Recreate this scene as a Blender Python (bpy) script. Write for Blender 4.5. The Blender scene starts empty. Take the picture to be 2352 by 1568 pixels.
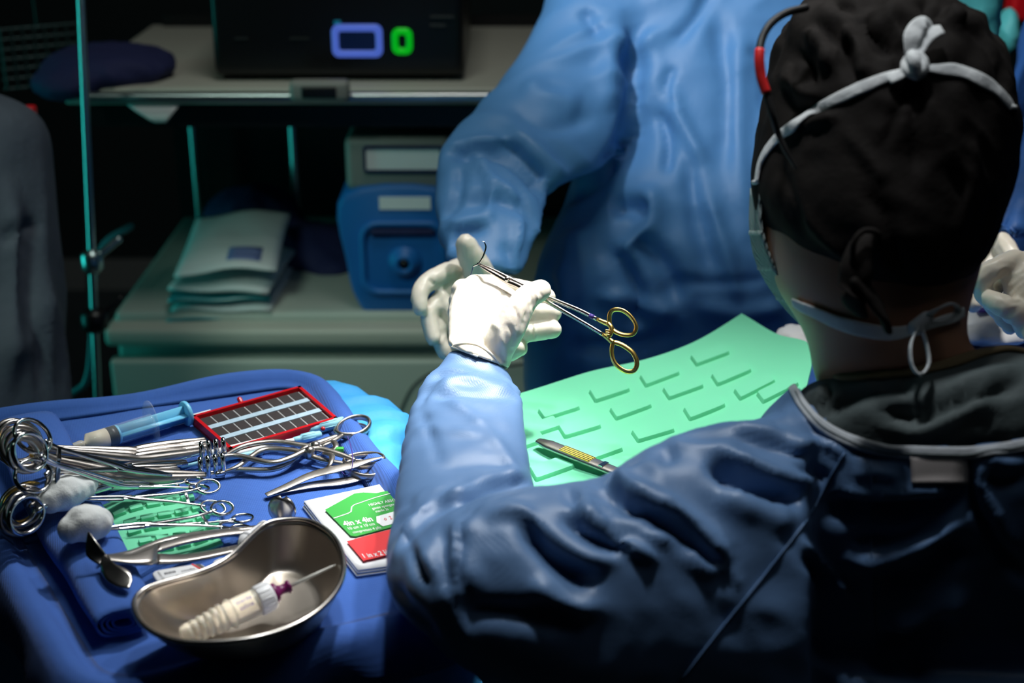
import bpy, bmesh, math, random
import numpy as np
from mathutils import Vector, Matrix
from mathutils.bvhtree import BVHTree
random.seed(7); rng = np.random.default_rng(7)
SC = bpy.context.scene; COL = SC.collection
R = math.radians
# ------------------------------------------------------------------ camera
FPX = 2352 * 50 / 36.0
PITCH = R(22); CAM = np.array((0.0, 0.0, 1.62))
FW = np.array((0, math.cos(PITCH), -math.sin(PITCH)))
UP = np.array((0, math.sin(PITCH), math.cos(PITCH)))
RT = np.array((1.0, 0, 0))
cd = bpy.data.cameras.new('camera'); cam = bpy.data.objects.new('camera', cd); COL.objects.link(cam)
cam.location = CAM; cam.rotation_euler = (R(90) - PITCH, 0, 0)
cd.lens = 50; cd.sensor_width = 36; cd.clip_start = 0.05
cd.dof.use_dof = True; cd.dof.focus_distance = 1.33; cd.dof.aperture_fstop = 4.0; cd.dof.aperture_blades = 9
SC.camera = cam
# ------------------------------------------------------------------ world, light, exposure
SC.view_settings.view_transform = 'Standard'; SC.view_settings.look = 'None'
SC.view_settings.gamma = 1.0; SC.view_settings.use_curve_mapping = False
SC.view_settings.exposure = 0.0
W = bpy.data.worlds.new('room_dark'); SC.world = W; W.use_nodes = True
W.node_tree.nodes['Background'].inputs[0].default_value = (0.5, 0.7, 0.8, 1)
W.node_tree.nodes['Background'].inputs[1].default_value = 0.0015
def lamp(kind, name, loc, aim, power, color=(1, 1, 1), size=0.2, cone=60, blend=0.6, sy=None):
    ld = bpy.data.lights.new(name, kind); o = bpy.data.objects.new(name, ld); COL.objects.link(o)
    o.location = loc; d = Vector(aim) - Vector(loc); o.rotation_euler = d.to_track_quat('-Z', 'Y').to_euler()
    ld.energy = power; ld.color = color
    if kind == 'SPOT':
        ld.spot_size = R(cone); ld.spot_blend = blend; ld.shadow_soft_size = size
    elif kind == 'AREA':
        ld.size = size
        if sy: ld.shape = 'RECTANGLE'; ld.size_y = sy
    return o
# surgical lamp over the operating table: hot on the near hand
lamp('SPOT', 'surgical_lamp', (0.42, 1.60, 2.62), (-.035, 1.235, 1.12), 190, (1.0, 0.97, 0.92), 0.06, 12.5, 1.0)
# the same lamp head, wider ring: green mat and the right of the tray
lamp('SPOT', 'surgical_lamp_ring', (0.55, 1.62, 2.55), (0.06, 1.27, 1.0), 78, (1.0, 0.98, 0.96), 0.06, 34, 0.9)
lamp('SPOT', 'surgical_lamp_second', (0.12, 1.95, 2.58), (-0.24, 1.12, 1.0), 72, (0.96, 0.98, 1.0), 0.07, 27, 0.8)
lamp('SPOT', 'surgical_lamp_third', (-0.75, 1.0, 2.6), (0.30, 1.95, 1.42), 120, (0.93, 0.97, 1.0), 0.06, 26, 0.9)
lamp('SPOT', 'surgical_lamp_fourth', (0.0, 1.15, 2.7), (0.13, 1.04, 1.1), 48, (0.92, 0.96, 1.0), 0.06, 36, 0.9)
lamp('SPOT', 'drawer_fill', (-0.9, 0.3, 2.5), (-0.30, 2.3, 0.56), 80, (0.72, 1.0, 0.86), 0.3, 24, 0.9)  # added spot that brightens the cart's drawer fronts, no real fixture
lamp('AREA', 'teal_fill', (-2.1, 2.0, 0.85), (-0.5, 2.3, 0.9), 1.5, (0.04, 0.9, 0.82), 0.3, sy=1.3).data.spread = R(80)  # unseen teal source, added for the teal reflections on the steel posts
lamp('AREA', 'ceiling_light', (-0.1, 1.75, 2.78), (-0.1, 2.2, 0), 7.5, (0.95, 0.98, 0.92), 0.6, sy=0.6)
lamp('SPOT', 'surgical_lamp_fifth', (0.75, 1.75, 2.6), (0.56, 1.50, 1.0), 70, (1.0, 0.98, 0.95), 0.06, 13, 0.9)
lamp('AREA', 'rear_fill', (0.70, 0.75, 2.8), (0.5, 0.95, 1.2), 1.1, (0.85, 0.93, 1.0), 0.5, sy=0.5)  # added weak fill for the near person's neck, collar and back

# ------------------------------------------------------------------ geometry helpers
def P(x, y, d):
    return CAM + d * (FW + RT * ((x - 1176) / FPX) + UP * (-(y - 784) / FPX))
def onz(x, y, z):
    r = FW + RT * ((x - 1176) / FPX) + UP * (-(y - 784) / FPX)
    return CAM + r * ((z - CAM[2]) / r[2])
def proj(v):
    q = v - CAM; d = q @ FW
    return 1176 + FPX * (q @ RT) / d, 784 - FPX * (q @ UP) / d, d
def nz(v):
    v = np.asarray(v, float); return v / (np.linalg.norm(v) + 1e-12)
def cr(pts, n=6, closed=False):
    """Catmull-Rom resample along the first axis (works for points or whole loops)."""
    p = np.asarray(pts, float); m = len(p); out = []
    segs = m if closed else m - 1
    for i in range(segs):
        if closed: a, b, c, d = p[(i - 1) % m], p[i], p[(i + 1) % m], p[(i + 2) % m]
        else:
            b, c = p[i], p[i + 1]; a = p[i - 1] if i else 2 * b - c; d = p[i + 2] if i + 2 < m else 2 * c - b
        for k in range(n):
            t = k / n
            out.append(0.5 * (2 * b + (c - a) * t + (2 * a - 5 * b + 4 * c - d) * t * t + (3 * b - a - 3 * c + d) * t ** 3))
    if not closed: out.append(p[-1])
    return np.array(out)
class MB:
    def __init__(s): s.v = []; s.f = []; s.n = 0; s.mi = []; s.cur = 0
    def add(s, v, f):
        v = np.asarray(v, float).reshape(-1, 3); s.v.append(v)
        s.f += [tuple(i + s.n for i in q) for q in f]; s.mi += [s.cur] * len(f); s.n += len(v); return s
    def loft(s, loops, closed=False, cap=True):
        L = np.asarray(loops); k, m = L.shape[0], L.shape[1]; f = []
        for i in range(k if closed else k - 1):
            j = (i + 1) % k
            for a in range(m):
                b = (a + 1) % m; f.append((i * m + a, i * m + b, j * m + b, j * m + a))
        v = L.reshape(-1, 3)
        if cap and not closed:
            f.append(tuple(range(m))[::-1]); f.append(tuple((k - 1) * m + a for a in range(m)))
        return s.add(v, f)
    def tube(s, pts, r, seg=12, sx=1.0, sy=1.0, closed=False, up=None, rnd=True, pw=1.0):
        p = np.asarray(pts, float); m = len(p)
        rr = np.full(m, r, float) if np.isscalar(r) else np.interp(np.linspace(0, 1, m), np.linspace(0, 1, len(r)), r)
        if closed: t = np.roll(p, -1, 0) - np.roll(p, 1, 0)
        else: t = np.gradient(p, axis=0)
        t = t / (np.linalg.norm(t, axis=1, keepdims=True) + 1e-12)
        if up is None:
            u = np.array((0, 0, 1.0)) if abs(t[0][2]) < 0.9 else np.array((1.0, 0, 0))
            fixed = False
        else: u = np.asarray(up, float); fixed = True
        loops = []; u = nz(u - t[0] * (u @ t[0]))
        if rnd and not closed:     # rounded ends
            e = [(-0.98, 0.2), (-0.75, 0.66), (-0.4, 0.92)]
            p = np.vstack([[p[0] + t[0] * rr[0] * a * min(sx, sy) for a, _ in e], p, [p[-1] - t[-1] * rr[-1] * a * min(sx, sy) for a, _ in e[::-1]]])
            rr = np.concatenate([[rr[0] * b for _, b in e], rr, [rr[-1] * b for _, b in e[::-1]]])
            t = np.vstack([[t[0]] * 3, t, [t[-1]] * 3])
        an = np.linspace(0, 2 * np.pi, seg, endpoint=False)
        ca = np.sign(np.cos(an)) * np.abs(np.cos(an)) ** pw; sa = np.sign(np.sin(an)) * np.abs(np.sin(an)) ** pw
        for i in range(len(p)):
            if fixed: u = np.asarray(up, float)
            u = nz(u - t[i] * (u @ t[i])); w = np.cross(t[i], u)
            loops.append(p[i] + rr[i] * (np.outer(ca, w) * sx + np.outer(sa, u) * sy))
        return s.loft(loops, closed=closed, cap=not closed)
    def box(s, c, size, M=None, bev=0.0):
        bm = bmesh.new(); bmesh.ops.create_cube(bm, size=1)
        for v in bm.verts: v.co = Vector((v.co.x * size[0], v.co.y * size[1], v.co.z * size[2]))
        if bev > 0: bmesh.ops.bevel(bm, geom=list(bm.edges), offset=bev, segments=3, affect='EDGES', profile=0.6)
        v = np.array([q.co[:] for q in bm.verts]); bm.verts.index_update()
        f = [tuple(q.index for q in g.verts) for g in bm.faces]; bm.free()
        if M is not None: v = v @ np.asarray(M).T
        return s.add(v + np.asarray(c, float), f)
    def lathe(s, prof, o=(0, 0, 0), ax=(0, 0, 1), seg=24):
        ax = nz(ax); u = nz(np.cross(ax, (0.3, 0.9, 0.1))); w = np.cross(ax, u)
        an = np.linspace(0, 2 * np.pi, seg, endpoint=False); o = np.asarray(o, float)
        return s.loft([o + ax * z + r * (np.outer(np.cos(an), u) + np.outer(np.sin(an), w)) for r, z in prof])
    def grid(s, G, closed=False):
        G = np.asarray(G, float); a, b = G.shape[:2]
        return s.add(G.reshape(-1, 3), [(i * b + j, i * b + j + 1, (i + 1) * b + j + 1, (i + 1) * b + j) for i in range(a - 1) for j in range(b - 1)])
    def slab(s, G, th):
        """thick sheet from a grid of points, offset downwards along its normals"""
        G = np.asarray(G, float); a, b = G.shape[:2]
        du = np.gradient(G, axis=0); dv = np.gradient(G, axis=1); N = np.cross(du, dv); N /= np.linalg.norm(N, axis=2, keepdims=True) + 1e-12
        lo = G - N * th; n = a * b; f = []
        for i in range(a - 1):
            for j in range(b - 1):
                q = (i * b + j, (i + 1) * b + j, (i + 1) * b + j + 1, i * b + j + 1); f.append(q); f.append(tuple(n + k for k in q[::-1]))
        bd = [i * b for i in range(a)] + [(a - 1) * b + j for j in range(1, b)] + [i * b + b - 1 for i in range(a - 2, -1, -1)] + [j for j in range(b - 2, 0, -1)]
        for i in range(len(bd)):
            p, q = bd[i], bd[(i + 1) % len(bd)]; f.append((p, n + p, n + q, q))
        return s.add(np.vstack([G.reshape(-1, 3), lo.reshape(-1, 3)]), f)
    def mesh(s, name='m'):
        me = bpy.data.meshes.new(name); V = np.vstack(s.v)
        me.from_pydata(V.tolist(), [], s.f); me.update(); return me
    def build(s, name, mats, parent=None, smooth=True, fix=True, sharp=None):
        me = s.mesh(name)
        if fix:
            bm = bmesh.new(); bm.from_mesh(me); bmesh.ops.recalc_face_normals(bm, faces=bm.faces); bm.to_mesh(me); bm.free()
        return link(me, name, mats, parent, smooth, s.mi, sharp)
def link(me, name, mats, parent=None, smooth=True, mi=None, sharp=None):
    o = bpy.data.objects.new(name, me); COL.objects.link(o)
    for m in (mats if isinstance(mats, (list, tuple)) else [mats]): me.materials.append(m)
    if mi is not None and any(mi): me.polygons.foreach_set('material_index', mi)
    if smooth:
        me.polygons.foreach_set('use_smooth', [True] * len(me.polygons))
        if sharp: me.set_sharp_from_angle(angle=R(sharp))
    if parent is not None:
        o.parent = parent
        if parent.type == 'EMPTY' and not parent.get('_local'): o.matrix_parent_inverse = Matrix.Translation(-Vector(parent['_w']))
        elif parent.type != 'EMPTY' and parent.parent is not None and not parent.parent.get('_local'): pass
    return o
def tag(o, label, cat, group=None, kind=None):
    if label: o['label'] = label
    if cat: o['category'] = cat
    if group: o['group'] = group
    if kind: o['kind'] = kind
    return o
def thing(name, label, cat, loc, group=None, local=False):
    o = bpy.data.objects.new(name, None); COL.objects.link(o); o.location = Vector(loc); o.empty_display_size = 0.02
    o['_w'] = list(map(float, loc))
    if local: o['_local'] = 1
    return tag(o, label, cat, group)
def orient(root, p0, p1, up, L=1.0, flipz=False):
    """local X runs from p0 to p1 (scaled so local length L spans it), local Z close to up"""
    p0, p1 = np.asarray(p0), np.asarray(p1); X = nz(p1 - p0); Z = nz(np.asarray(up) - X * (np.asarray(up) @ X)); Y = np.cross(Z, X)
    s = np.linalg.norm(p1 - p0) / L
    root.rotation_euler = Matrix((X, Y, Z)).transposed().to_euler(); root.location = Vector(p0); root.scale = (s, s, s)
def dup(root, label=None):
    r = root.copy(); COL.objects.link(r)
    if label: r['label'] = label
    def rec(src, dst):
        for ch in src.children:
            c = ch.copy(); COL.objects.link(c); c.parent = dst; rec(ch, c)
    rec(root, r); return r
def struct(o): o['kind'] = 'structure'; return o
# ---- organic surfaces: closed lofts united by voxel remesh, relaxed, then folded
def sil(x0, y0, x1, y1, d, th, n=28, d2=None, pw=1.0):
    a, b = P(x0, y0, d), P(x1, y1, d if d2 is None else d2); c = (a + b) / 2; e1 = (b - a) / 2
    vd = nz(c - CAM); e2 = nz(vd - nz(e1) * (vd @ nz(e1))) * th / 2
    t = np.linspace(0, 2 * np.pi, n, endpoint=False)
    ca = np.sign(np.cos(t)) * np.abs(np.cos(t)) ** pw; sa = np.sign(np.sin(t)) * np.abs(np.sin(t)) ** pw
    return c + np.outer(ca, e1) + np.outer(sa, e2)
def remesh(mb, voxel, smooth=4):
    me = mb.mesh('tmp')
    bm = bmesh.new(); bm.from_mesh(me); bmesh.ops.triangulate(bm, faces=[f for f in bm.faces if len(f.verts) > 4])
    bmesh.ops.recalc_face_normals(bm, faces=bm.faces); bm.to_mesh(me); bm.free()
    o = bpy.data.objects.new('tmp', me); COL.objects.link(o)
    m = o.modifiers.new('r', 'REMESH'); m.mode = 'VOXEL'; m.voxel_size = voxel; m.adaptivity = 0
    dg = bpy.context.evaluated_depsgraph_get(); ev = o.evaluated_get(dg)
    r = bpy.data.meshes.new_from_object(ev); bpy.data.objects.remove(o); bpy.data.meshes.remove(me)
    relax(r, smooth); return r
def getv(me):
    v = np.empty(len(me.vertices) * 3); me.vertices.foreach_get('co', v); return v.reshape(-1, 3)
def setv(me, v): me.vertices.foreach_set('co', np.ascontiguousarray(v).ravel()); me.update()
def norms(me):
    n = np.empty(len(me.vertices) * 3); me.vertex_normals.foreach_get('vector', n); return n.reshape(-1, 3)
def relax(me, it, lam=0.6):
    v = getv(me); e = np.empty(len(me.edges) * 2, int); me.edges.foreach_get('vertices', e); e = e.reshape(-1, 2)
    deg = np.bincount(e.ravel(), minlength=len(v))[:, None] + 1e-9
    for _ in range(it):
        acc = np.stack([np.bincount(e[:, 0], v[e[:, 1], k], len(v)) + np.bincount(e[:, 1], v[e[:, 0], k], len(v)) for k in range(3)], 1)
        v = v + lam * (acc / deg - v)
    setv(me, v)
def noise3(p, s, seed=0):
    """cheap smooth pseudo noise from a sum of rotated sines, range about -1..1"""
    g = np.random.default_rng(seed); o = np.zeros(len(p))
    for k in range(7):
        w = nz(g.normal(size=3)) * (0.6 + g.random()) * 2 * np.pi / s
        o += np.sin(p @ w + g.random() * 6.28 + 1.3 * np.sin(p @ (nz(g.normal(size=3)) * 3.7 / s)))
    return o / 3.5
def polydist(x, y, pl):
    best = np.full(len(x), 1e9); bt = np.zeros(len(x)); sd = np.zeros(len(x)); pl = np.asarray(pl, float)
    L = np.concatenate([[0], np.cumsum(np.linalg.norm(np.diff(pl, axis=0), axis=1))]); T = L[-1]
    for i in range(len(pl) - 1):
        a, b = pl[i], pl[i + 1]; ab = b - a; l2 = ab @ ab + 1e-9
        t = np.clip(((x - a[0]) * ab[0] + (y - a[1]) * ab[1]) / l2, 0, 1)
        dx, dy = x - a[0] - t * ab[0], y - a[1] - t * ab[1]; d = np.hypot(dx, dy)
        m = d < best; best[m] = d[m]; bt[m] = ((L[i] + t * (L[i + 1] - L[i])) / T)[m]; sd[m] = np.sign(ab[0] * dy - ab[1] * dx)[m]
    return best, bt, sd
def folds(me, strokes, dmin=0, dmax=9):
    """pinch the cloth along creases: (points, width, height, sharpness)"""
    for st in strokes:
        pl, w, amp = st[0], st[1], st[2]; kind = st[3] if len(st) > 3 else 'g'
        v = getv(me); n = norms(me); x, y, d = proj(v)
        face = np.clip(-(n @ FW) * 2.2, 0, 1) * (d > dmin) * (d < dmax)
        pl = cr(pl, 5) if len(pl) > 2 else np.array(pl, float)
        D, T, S = polydist(x, y, pl)
        ends = np.clip(np.minimum(T, 1 - T) * 5 + 0.12, 0, 1)
        if kind == 'g': prof = np.exp(-(D / w) ** 2)
        elif kind == 's': prof = np.clip(1 - D / (1.6 * w), 0, 1) ** 1.5
        elif kind == 'a':       # asymmetric: steep one side, soft on the other
            ww = np.where(S > 0, w * 0.45, w * 1.6); prof = np.exp(-(D / ww) ** 2)
        elif kind == 'b':
            ww = np.where(S < 0, w * 0.45, w * 1.6); prof = np.exp(-(D / ww) ** 2)
        v += n * (prof * ends * face * amp)[:, None]; setv(me, v)
def wrinkle(me, amp, s, seed=1, stretch=(1, 1, 1), ridge=True):
    v = getv(me); n = norms(me); q = v * np.array(stretch)
    a = noise3(q, s, seed); 
    if ridge: a = 0.6 - np.abs(a) * 1.3
    m = 0.5 + 0.5 * noise3(v, s * 2.3, seed + 50)
    setv(me, v + n * (a * m * amp)[:, None])
def bvh(me):
    return BVHTree.FromPolygons([v.co for v in me.vertices], [p.vertices for p in me.polygons])
def cast(b, x, y, off=0.0, fallback=1.1):
    r = FW + RT * ((x - 1176) / FPX) + UP * (-(y - 784) / FPX)
    h = b.ray_cast(Vector(CAM), Vector(r))
    if h[0] is None:
        return None, None
    n = np.array(h[1]); n = n if n @ r < 0 else -n
    return np.array(h[0]) + n * off, n
def castline(b, pts, off=0.001, n=8):
    """lay a drawn line onto a surface; missing hits are snapped to the nearest surface point"""
    out = []; ns = []
    for x, y in cr(pts, n):
        p, m = cast(b, x, y, off)
        if p is None:
            d = proj(out[-1][None])[2][0] if out else 1.15
            q = b.find_nearest(Vector(P(x, y, d))); p = np.array(q[0]) + np.array(q[1]) * off; m = np.array(q[1])
        out.append(p); ns.append(m)
    out = np.array(out); ns = np.array(ns)
    for _ in range(2):
        out[1:-1] = (out[:-2] + 2 * out[1:-1] + out[2:]) / 4; ns[1:-1] = (ns[:-2] + 2 * ns[1:-1] + ns[2:]) / 4
    return out, ns
def strap(mb, pts, ns, width, th=0.0012):
    """a flat band lying on a surface"""
    pts = np.asarray(pts); m = len(pts); t = np.gradient(pts, axis=0); loops = []
    ww = np.full(m, width) if np.isscalar(width) else np.interp(np.linspace(0, 1, m), np.linspace(0, 1, len(width)), width)
    an = np.linspace(0, 2 * np.pi, 12, endpoint=False)
    ca = np.sign(np.cos(an)) * np.abs(np.cos(an)) ** 0.6; sa = np.sign(np.sin(an)) * np.abs(np.sin(an)) ** 0.6
    for i in range(m):
        T = nz(t[i]); n = nz(ns[i] - T * (ns[i] @ T)); w = np.cross(T, n)
        loops.append(pts[i] + np.outer(ca, w) * ww[i] / 2 + np.outer(sa, n) * th)
    return mb.loft(loops)

# ------------------------------------------------------------------ materials
def mat(name, col, rough=0.6, metal=0.0, spec=0.5, bump=None, var=None, sheen=0.0, sss=0.0, trans=0.0, emit=None, coat=0.0, alpha=1.0, ssr=(1, .6, .4), ior=1.45, aniso=0, rvar=None):
    m = bpy.data.materials.new(name); m.use_nodes = True; nt = m.node_tree; N = nt.nodes; Lk = nt.links; b = N['Principled BSDF']
    b.inputs['Base Color'].default_value = (*col, 1); b.inputs['Roughness'].default_value = rough; b.inputs['Metallic'].default_value = metal
    b.inputs['Specular IOR Level'].default_value = spec; b.inputs['IOR'].default_value = ior
    if sheen: b.inputs['Sheen Weight'].default_value = sheen
    if sss: b.inputs['Subsurface Weight'].default_value = sss; b.inputs['Subsurface Radius'].default_value = ssr; b.inputs['Subsurface Scale'].default_value = 0.006
    if trans: b.inputs['Transmission Weight'].default_value = trans
    if coat: b.inputs['Coat Weight'].default_value = coat
    if alpha < 1: b.inputs['Alpha'].default_value = alpha
    if aniso: b.inputs['Anisotropic'].default_value = aniso
    if emit: b.inputs['Emission Color'].default_value = (*emit[0], 1); b.inputs['Emission Strength'].default_value = emit[1]
    tc = N.new('ShaderNodeTexCoord')
    if var:      # (scale, amount) mottling of the material's own colour
        nn = N.new('ShaderNodeTexNoise'); nn.inputs['Scale'].default_value = var[0]; nn.inputs['Detail'].default_value = 6
        Lk.new(tc.outputs['Object'], nn.inputs['Vector'])
        mx = N.new('ShaderNodeMix'); mx.data_type = 'RGBA'; mx.blend_type = 'MIX'
        mx.inputs['A'].default_value = (*[c * (1 - var[1]) for c in col], 1); mx.inputs['B'].default_value = (*[min(1, c * (1 + var[1])) for c in col], 1)
        Lk.new(nn.outputs['Fac'], mx.inputs['Factor']); Lk.new(mx.outputs['Result'], b.inputs['Base Color'])
    if rvar:
        nn = N.new('ShaderNodeTexNoise'); nn.inputs['Scale'].default_value = rvar[0]; mr = N.new('ShaderNodeMapRange')
        Lk.new(tc.outputs['Object'], nn.inputs['Vector']); Lk.new(nn.outputs['Fac'], mr.inputs[0]); mr.inputs[3].default_value = rough - rvar[1]; mr.inputs[4].default_value = rough + rvar[1]
        Lk.new(mr.outputs[0], b.inputs['Roughness'])
    if bump:     # list of (kind, scale, strength, distance)
        prev = None
        for kind, sc, st, dist in bump:
            bp = N.new('ShaderNodeBump'); bp.inputs['Strength'].default_value = st; bp.inputs['Distance'].default_value = dist
            if kind == 'noise':
                t = N.new('ShaderNodeTexNoise'); t.inputs['Scale'].default_value = sc; t.inputs['Detail'].default_value = 5
                Lk.new(tc.outputs['Object'], t.inputs['Vector']); out = t.outputs['Fac']
            elif kind in ('weave', 'rib'):
                sep = N.new('ShaderNodeSeparateXYZ'); Lk.new(tc.outputs['Object'], sep.inputs[0])
                def ma(op, a, b_=None):
                    q = N.new('ShaderNodeMath'); q.operation = op
                    for i, z in enumerate((a, b_)):
                        if z is None: continue
                        if isinstance(z, (int, float)): q.inputs[i].default_value = z
                        else: Lk.new(z, q.inputs[i])
                    return q.outputs[0]
                yz = ma('SUBTRACT', sep.outputs[1], sep.outputs[2])
                k = 2 * math.pi * sc
                A_ = ma('SINE', ma('MULTIPLY', ma('ADD', sep.outputs[0], ma('MULTIPLY', yz, 0.35)), k)); B_ = ma('SINE', ma('MULTIPLY', ma('SUBTRACT', yz, ma('MULTIPLY', sep.outputs[0], 0.35)), k * (0.45 if kind == 'rib' else 1)))
                out = ma('MULTIPLY', A_, B_) if kind == 'weave' else ma('ADD', A_, ma('MULTIPLY', B_, 0.4))
            Lk.new(out, bp.inputs['Height'])
            if prev: Lk.new(prev.outputs[0], bp.inputs['Normal'])
            prev = bp
        Lk.new(prev.outputs[0], b.inputs['Normal'])
    return m
M = {}
M['steel'] = mat('brushed_steel', (0.62, 0.58, 0.54), 0.24, 1.0, rvar=(60, 0.06))
M['chrome'] = mat('polished_steel', (0.68, 0.68, 0.69), 0.12, 1.0)
M['satin'] = mat('satin_steel', (0.50, 0.46, 0.42), 0.33, 1.0, bump=[('noise', 300, 0.15, 0.0005)])
M['gold'] = mat('gold_plating', (0.95, 0.62, 0.17), 0.3, 1.0)
M['towel'] = mat('blue_towel', (0.034, 0.115, 0.42), 0.85, sheen=0.1, bump=[('rib', 620, 0.22, 0.0005), ('noise', 40, 0.3, 0.002)], var=(30, 0.12))
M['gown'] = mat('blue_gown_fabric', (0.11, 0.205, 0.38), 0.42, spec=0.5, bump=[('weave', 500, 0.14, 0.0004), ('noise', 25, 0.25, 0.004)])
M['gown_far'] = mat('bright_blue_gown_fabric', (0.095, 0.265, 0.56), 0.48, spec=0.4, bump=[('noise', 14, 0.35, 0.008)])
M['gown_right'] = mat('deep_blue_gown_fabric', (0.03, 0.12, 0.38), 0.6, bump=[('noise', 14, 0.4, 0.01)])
M['glove'] = mat('latex_glove', (0.80, 0.74, 0.63), 0.36, spec=0.45, sss=0.25, ssr=(1, .75, .5), bump=[('noise', 55, 0.25, 0.003)])
M['skin'] = mat('skin', (0.52, 0.26, 0.16), 0.5, sss=0.3, ssr=(1, .35, .2), bump=[('noise', 200, 0.15, 0.001)])
M['cap'] = mat('black_cap_cotton', (0.012, 0.010, 0.009), 0.8, spec=0.12, bump=[('noise', 28, 0.5, 0.006)])
M['tie'] = mat('white_tie_fabric', (0.72, 0.74, 0.74), 0.8, bump=[('noise', 180, 0.5, 0.002)])
M['mask'] = mat('mask_fabric', (0.42, 0.52, 0.48), 0.7, bump=[('rib', 260, 0.5, 0.001)])
M['scrub'] = mat('grey_green_scrub', (0.085, 0.11, 0.11), 0.7, bump=[('noise', 22, 0.5, 0.008)])
M['trim'] = mat('tan_trim', (0.22, 0.16, 0.08), 0.8, bump=[('noise', 120, 0.4, 0.002)])
M['beige'] = mat('beige_patch', (0.50, 0.45, 0.43), 0.8)
M['binding'] = mat('white_binding', (0.50, 0.53, 0.56), 0.75, bump=[('noise', 90, 0.5, 0.003)])
M['mat'] = mat('mint_silicone', (0.19, 0.72, 0.42), 0.55, spec=0.3, sss=0.1, ssr=(.3, 1, .6), bump=[('noise', 70, 0.12, 0.002)])
M['black'] = mat('black_plastic', (0.006, 0.006, 0.007), 0.35)
M['blackrub'] = mat('black_rubber', (0.012, 0.012, 0.012), 0.5)
M['red'] = mat('red_plastic', (0.55, 0.006, 0.012), 0.35)
M['redsleeve'] = mat('red_sleeve', (0.85, 0.03, 0.03), 0.4)
M['white'] = mat('white_plastic', (0.8, 0.8, 0.8), 0.4)
M['paper'] = mat('white_paper', (0.84, 0.84, 0.84), 0.6, bump=[('noise', 60, 0.15, 0.002)])
M['gauze'] = mat('gauze', (0.82, 0.84, 0.82), 0.95, bump=[('noise', 900, 0.6, 0.0008), ('noise', 150, 0.35, 0.002)])
M['cyan'] = mat('light_blue_plastic', (0.20, 0.62, 0.90), 0.35)
M['palecyan'] = mat('pale_blue_plastic', (0.33, 0.68, 0.80), 0.4)
M['clear'] = mat('clear_plastic', (0.95, 0.97, 1.0), 0.05, trans=1.0, ior=1.3)
M['shell'] = mat('clear_shell', (0.9, 0.95, 1.0), 0.06, spec=1.0, alpha=0.16)
M['milky'] = mat('milky_plastic', (0.85, 0.80, 0.68), 0.25, trans=0.55, sss=0.3, ior=1.3)
M['purple'] = mat('purple_plastic', (0.16, 0.01, 0.09), 0.35)
M['cream'] = mat('cream_gel', (0.75, 0.66, 0.50), 0.5)
M['foam'] = mat('dark_foam', (0.035, 0.028, 0.028), 0.9, bump=[('noise', 400, 0.4, 0.001)])
M['paleblue'] = mat('pale_blue_strip', (0.42, 0.56, 0.66), 0.6, var=(160, 0.25))
M['green'] = mat('label_green', (0.035, 0.34, 0.05), 0.5)
M['labelred'] = mat('label_red', (0.80, 0.035, 0.04), 0.5)
M['yellow'] = mat('yellow_stripe', (0.95, 0.72, 0.08), 0.4)
M['thread'] = mat('violet_thread', (0.06, 0.03, 0.22), 0.5)
M['cabinet'] = mat('painted_cabinet', (0.42, 0.45, 0.40), 0.45, var=(5, 0.05))
M['shelf'] = mat('shelf_laminate', (0.45, 0.44, 0.38), 0.4)
M['rail'] = mat('aluminium', (0.55, 0.56, 0.58), 0.3, 1.0)
M['tealsteel'] = mat('steel_post', (0.5, 0.62, 0.62), 0.3, 1.0)
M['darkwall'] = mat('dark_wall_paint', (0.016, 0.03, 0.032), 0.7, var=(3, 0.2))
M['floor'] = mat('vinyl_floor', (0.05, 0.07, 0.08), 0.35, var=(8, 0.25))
M['ceil'] = mat('ceiling_paint', (0.25, 0.27, 0.27), 0.9)
M['bluecase'] = mat('blue_case', (0.01, 0.13, 0.42), 0.45)
M['greycase'] = mat('grey_case', (0.24, 0.24, 0.22), 0.5)
M['navy'] = mat('navy_cloth', (0.012, 0.016, 0.075), 0.8, bump=[('noise', 20, 0.6, 0.01)])
M['pouch'] = mat('sterile_pouch', (0.56, 0.60, 0.60), 0.4, bump=[('noise', 30, 0.4, 0.004)])
M['pouchteal'] = mat('pouch_film', (0.02, 0.22, 0.25), 0.2)
M['drapelight'] = mat('light_blue_drape', (0.05, 0.36, 0.75), 0.6, bump=[('noise', 18, 0.6, 0.01)])
M['drapeblue'] = mat('blue_table_drape', (0.03, 0.12, 0.42), 0.7, bump=[('noise', 18, 0.5, 0.01)])
M['greygown'] = mat('dark_grey_gown', (0.075, 0.09, 0.12), 0.75, bump=[('noise', 12, 0.6, 0.012)])
M['turq'] = mat('turquoise_cloth', (0.10, 0.50, 0.52), 0.55, bump=[('noise', 14, 0.5, 0.01)])
M['ink'] = mat('printed_ink', (0.03, 0.03, 0.04), 0.6)
M['glowblue'] = mat('lit_blue_frame', (0.03, 0.05, 0.2), 0.4, emit=((0.07, 0.13, 0.55), 0.8))
M['glowgreen'] = mat('lit_green_button', (0, 0.2, 0), 0.4, emit=((0.0, 0.42, 0.01), 0.8))
M['screen'] = mat('dim_screen', (0.01, 0.01, 0.03), 0.2, emit=((0.0, 0.01, 0.05), 0.3))
M['rust'] = mat('orange_paper', (0.8, 0.35, 0.2), 0.6)
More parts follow.
